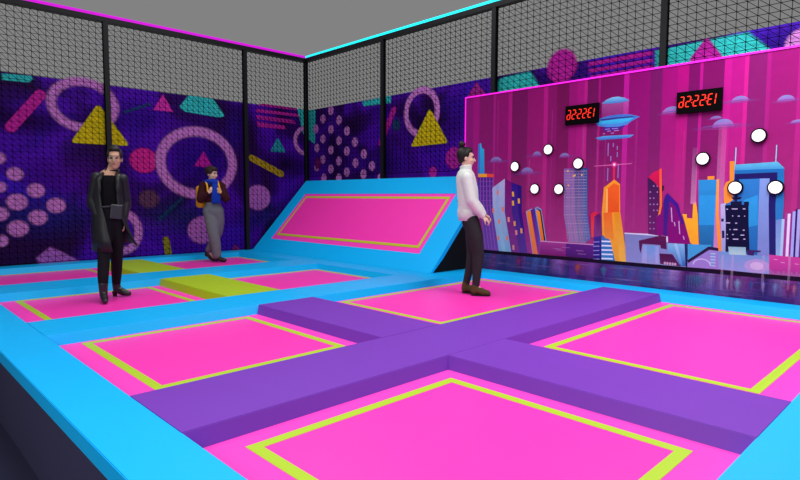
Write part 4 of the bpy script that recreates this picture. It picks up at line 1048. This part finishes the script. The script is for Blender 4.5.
# --- person with yellow backpack -----------------------------------
def p_pack(t):
    HC = (-.005, 0, 1.465); M = frame(.8, -.6, .1)
    bm = bmesh.new(); head(bm, HC, M, .98)
    chain(bm, [((-.01, .01, 1.4), .046), ((-.015, .02, 1.3), .05)])
    chain(bm, [((-.01, .01, 1.24), .115), ((.0, 0, 1.1), .11), ((.005, 0, .98), .1), ((.01, 0, .88), .125)], sq=.75, ax=(0, 1, 0))
    SA, EA, WA = (-.135, .05, 1.275), (-.185, -.03, 1.05), (-.055, -.13, 1.155)
    SB, EB, WB = (.13, -.03, 1.265), (.205, -.08, 1.06), (.13, -.14, 1.145)
    for S, E, W in ((SA, EA, WA), (SB, EB, WB)): chain(bm, [((-.01, .01, 1.26), .055), (S, .05), (E, .04), (W, .027)])
    HA, KA, AA = (-.05, .02, .85), (.0, -.06, .47), (.045, -.08, .105)
    HB, KB, AB = (.065, .0, .85), (.065, .06, .50), (-.085, .13, .16)
    chain(bm, [(HA, .085), (KA, .055), ((.03, -.075, .28), .04), (AA, .03)]); chain(bm, [(HB, .085), (KB, .055), ((.0, .1, .32), .04), (AB, .028)])
    cone(bm, AA, .03, (AA[0] + .09, AA[1] - .06, .035), .026); cone(bm, AB, .03, (AB[0] + .075, AB[1] - .04, .06), .026)
    hand(bm, WA, (.45, .0, .8), (.5, .8, 0), .88, 1.1); hand(bm, WB, (-.35, .0, .85), (-.4, .8, 0), .88, 1.1, -1)
    fuse('body', bm, M_SKIN2, t, .0065)
    face_parts(t, HC, M, M_HAIRB, .98)
    P = lambda x, y, z: Vector(HC) + M @ Vector((x, y, z))
    bm = bmesh.new(); ell(bm, P(0, .03, .045), (.087, .1, .088), M); ell(bm, P(0, -.03, .078), (.074, .066, .042), M)
    for sx in (-1, 1): ell(bm, P(sx * .068, .01, .035), (.024, .055, .05), M)
    fuse('hair', bm, M_HAIRB, t, .008)
    bm = bmesh.new()
    chain(bm, [((-.01, .01, 1.245), .135), ((.0, 0, 1.12), .13), ((.005, 0, 1.0), .12)], sq=.78, ax=(0, 1, 0))
    for S, E, W in ((SA, EA, WA), (SB, EB, WB)): chain(bm, [((S[0] * .7, S[1], 1.27), .072), (S, .074), (Vector(S).lerp(Vector(E), .6), .074), (E, .07), (Vector(E).lerp(Vector(W), .5), .056), (Vector(E).lerp(Vector(W), .9), .036)])
    fuse('sweater', bm, M_BROWN, t, .01)
    bm = bmesh.new()
    for z, r in ((1.335, .066), (1.36, .06), (1.31, .078)):
        n = 20; pts = [(-.01 + r * math.cos(2 * PI * i / n) * 1.15, .008 + r * math.sin(2 * PI * i / n), z + .012 * math.sin(2 * PI * i / n + 1)) for i in range(n + 1)]
        for a, c in zip(pts, pts[1:]): cone(bm, a, .026, c, .026, 8)
    chain(bm, [((.03, -.085, 1.33), .036), ((.035, -.135, 1.22), .042), ((.025, -.145, 1.1), .045), ((.02, -.14, 1.01), .042)], sq=.5, ax=(0, 1, 0))
    chain(bm, [((.06, -.08, 1.33), .032), ((.09, -.13, 1.2), .036), ((.095, -.135, 1.08), .036), ((.09, -.13, 1.0), .034)], sq=.5, ax=(0, 1, 0))
    chain(bm, [((-.11, -.0, 1.34), .03), ((-.02, -.09, 1.33), .036), ((.06, -.09, 1.32), .034)], sq=.8)
    fuse('scarf', bm, M_SCARF, t, .009, 2)
    bm = bmesh.new()
    chain(bm, [((.005, 0, 1.0), .118), ((.008, 0, .94), .13), ((.01, 0, .86), .15)], sq=.78, ax=(0, 1, 0))
    chain(bm, [(HA, .115), ((-.02, -.02, .66), .108), (KA, .094), ((.035, -.075, .28), .084), ((AA[0] + .002, AA[1], .12), .072)])
    chain(bm, [(HB, .112), ((.08, .03, .68), .104), (KB, .09), ((.0, .1, .32), .078), ((AB[0] + .012, AB[1] - .005, .2), .062)])
    fuse('trousers', bm, M_GREY, t, .009)
    for A, d, up in ((AA, Vector((1, -.65, 0)), 0), (AB, Vector((1, -.5, -.75)), .05)):
        d = d.normalized(); A = Vector(A); bm = bmesh.new(); dn = Vector((0, 0, -1)) if not up else Vector((-.45, .2, -.85))
        cone(bm, A + Vector((0, 0, .02)), .042, A + dn * .05, .043)
        cone(bm, A + dn * .03, .043, A + d * .09 + dn * .055, .04)
        cone(bm, A + d * .09 + dn * .056, .042, A + d * .15 + dn * .064, .031)
        zmin = min(v.co.z for v in bm.verts)
        for v in bm.verts: v.co.z = max(v.co.z, .006)
        fuse('shoe', bm, M_SHOE, t, .007, 2)
person('person in maroon sweater, blue scarf and grey trousers with yellow backpack', (4.345, 8.917, .0), p_pack)
# the backpack is carried, so it is a thing of its own
loc = Vector((4.345, 8.917, 0)); rz = math.atan2(loc.y, loc.x) - PI / 2
pk = empty('backpack', 'yellow backpack worn by the person in the blue scarf', 'backpack', loc, rz)
bm = bmesh.new(); v = box(bm, -.15, .15, -.07, .07, .90, 1.27); bevel(bm, .05, 4)
bmesh.ops.rotate(bm, verts=bm.verts[:], cent=(0, 0, 1.08), matrix=Matrix.Rotation(.72, 3, 'Z'))
bmesh.ops.translate(bm, verts=bm.verts[:], vec=(-.125, .165, 0))
obj('bag_body', bm, M_YBAG, pk, True)
bm = bmesh.new(); v = box(bm, -.11, .11, -.025, .03, .93, 1.08); bevel(bm, .022, 3)
bmesh.ops.rotate(bm, verts=bm.verts[:], cent=(0, 0, 1.0), matrix=Matrix.Rotation(.72, 3, 'Z'))
bmesh.ops.translate(bm, verts=bm.verts[:], vec=(-.175, .225, 0))
obj('front_pocket', bm, M_YBAG, pk, True)
for s, x0 in ((-1, -.1), (1, .085)):
    bm = bmesh.new()
    yo = .0 if s < 0 else -.03
    chain(bm, [((x0 - .03, .13 + yo, 1.26), .014), ((x0 - .01, .07 + yo, 1.335), .014), ((x0 + .0, -.03 + yo, 1.34), .014), ((x0 + .02, -.115 + yo, 1.26), .014), ((x0 + .03, -.135 + yo, 1.15), .014)], sq=.6)
    obj('shoulder_strap', bm, M_YBAG, pk, True)

# ------------------------------------------------------------------ light
w = bpy.data.worlds.new('World'); scene.world = w; w.use_nodes = True
bg = w.node_tree.nodes['Background']; bg.inputs[0].default_value = (*lin('#828282'), 1); bg.inputs[1].default_value = 1
def area(name, loc, size, energy, color=(1, 1, 1), rot=(0, 0, 0)):
    l = bpy.data.lights.new(name, 'AREA'); l.shape = 'SQUARE'; l.size = size; l.energy = energy; l.color = color
    o = bpy.data.objects.new(name, l); COL.objects.link(o); o.location = loc; o.rotation_euler = rot; return o
LIGHTS = [((4.9, 1.2, 3.6), 1.8, 130), ((1.5, .9, 4.0), 2.0, 85), ((2.0, 5.2, 5.2), 2.5, 95), ((4.6, 6.6, 5.8), 2.5, 100), ]
for i, (l, s, e) in enumerate(LIGHTS): area('ceiling_or_fill_lamp', l, s, e)
area('ceiling_or_fill_lamp', (-2.4, 2.2, 2.6), 1.6, 90, rot=(0, math.radians(-62), 0))  # added side fill, tilted to brighten the dark skirt and left pad edge

# ------------------------------------------------------------------ camera
cd = bpy.data.cameras.new('camera'); cam = bpy.data.objects.new('camera', cd); COL.objects.link(cam)
cd.sensor_width = 36; cd.lens = FOC * 36 / 800; cd.clip_start = .05
m3 = Matrix((RV, UV, -FV)).transposed()
cam.matrix_world = Matrix.Translation(CAM) @ m3.to_4x4()
scene.camera = cam
scene.view_settings.view_transform = 'Standard'
scene.view_settings.look = 'None'
scene.view_settings.gamma = 1
scene.view_settings.exposure = 0
scene.cycles.transparent_max_bounces = 24
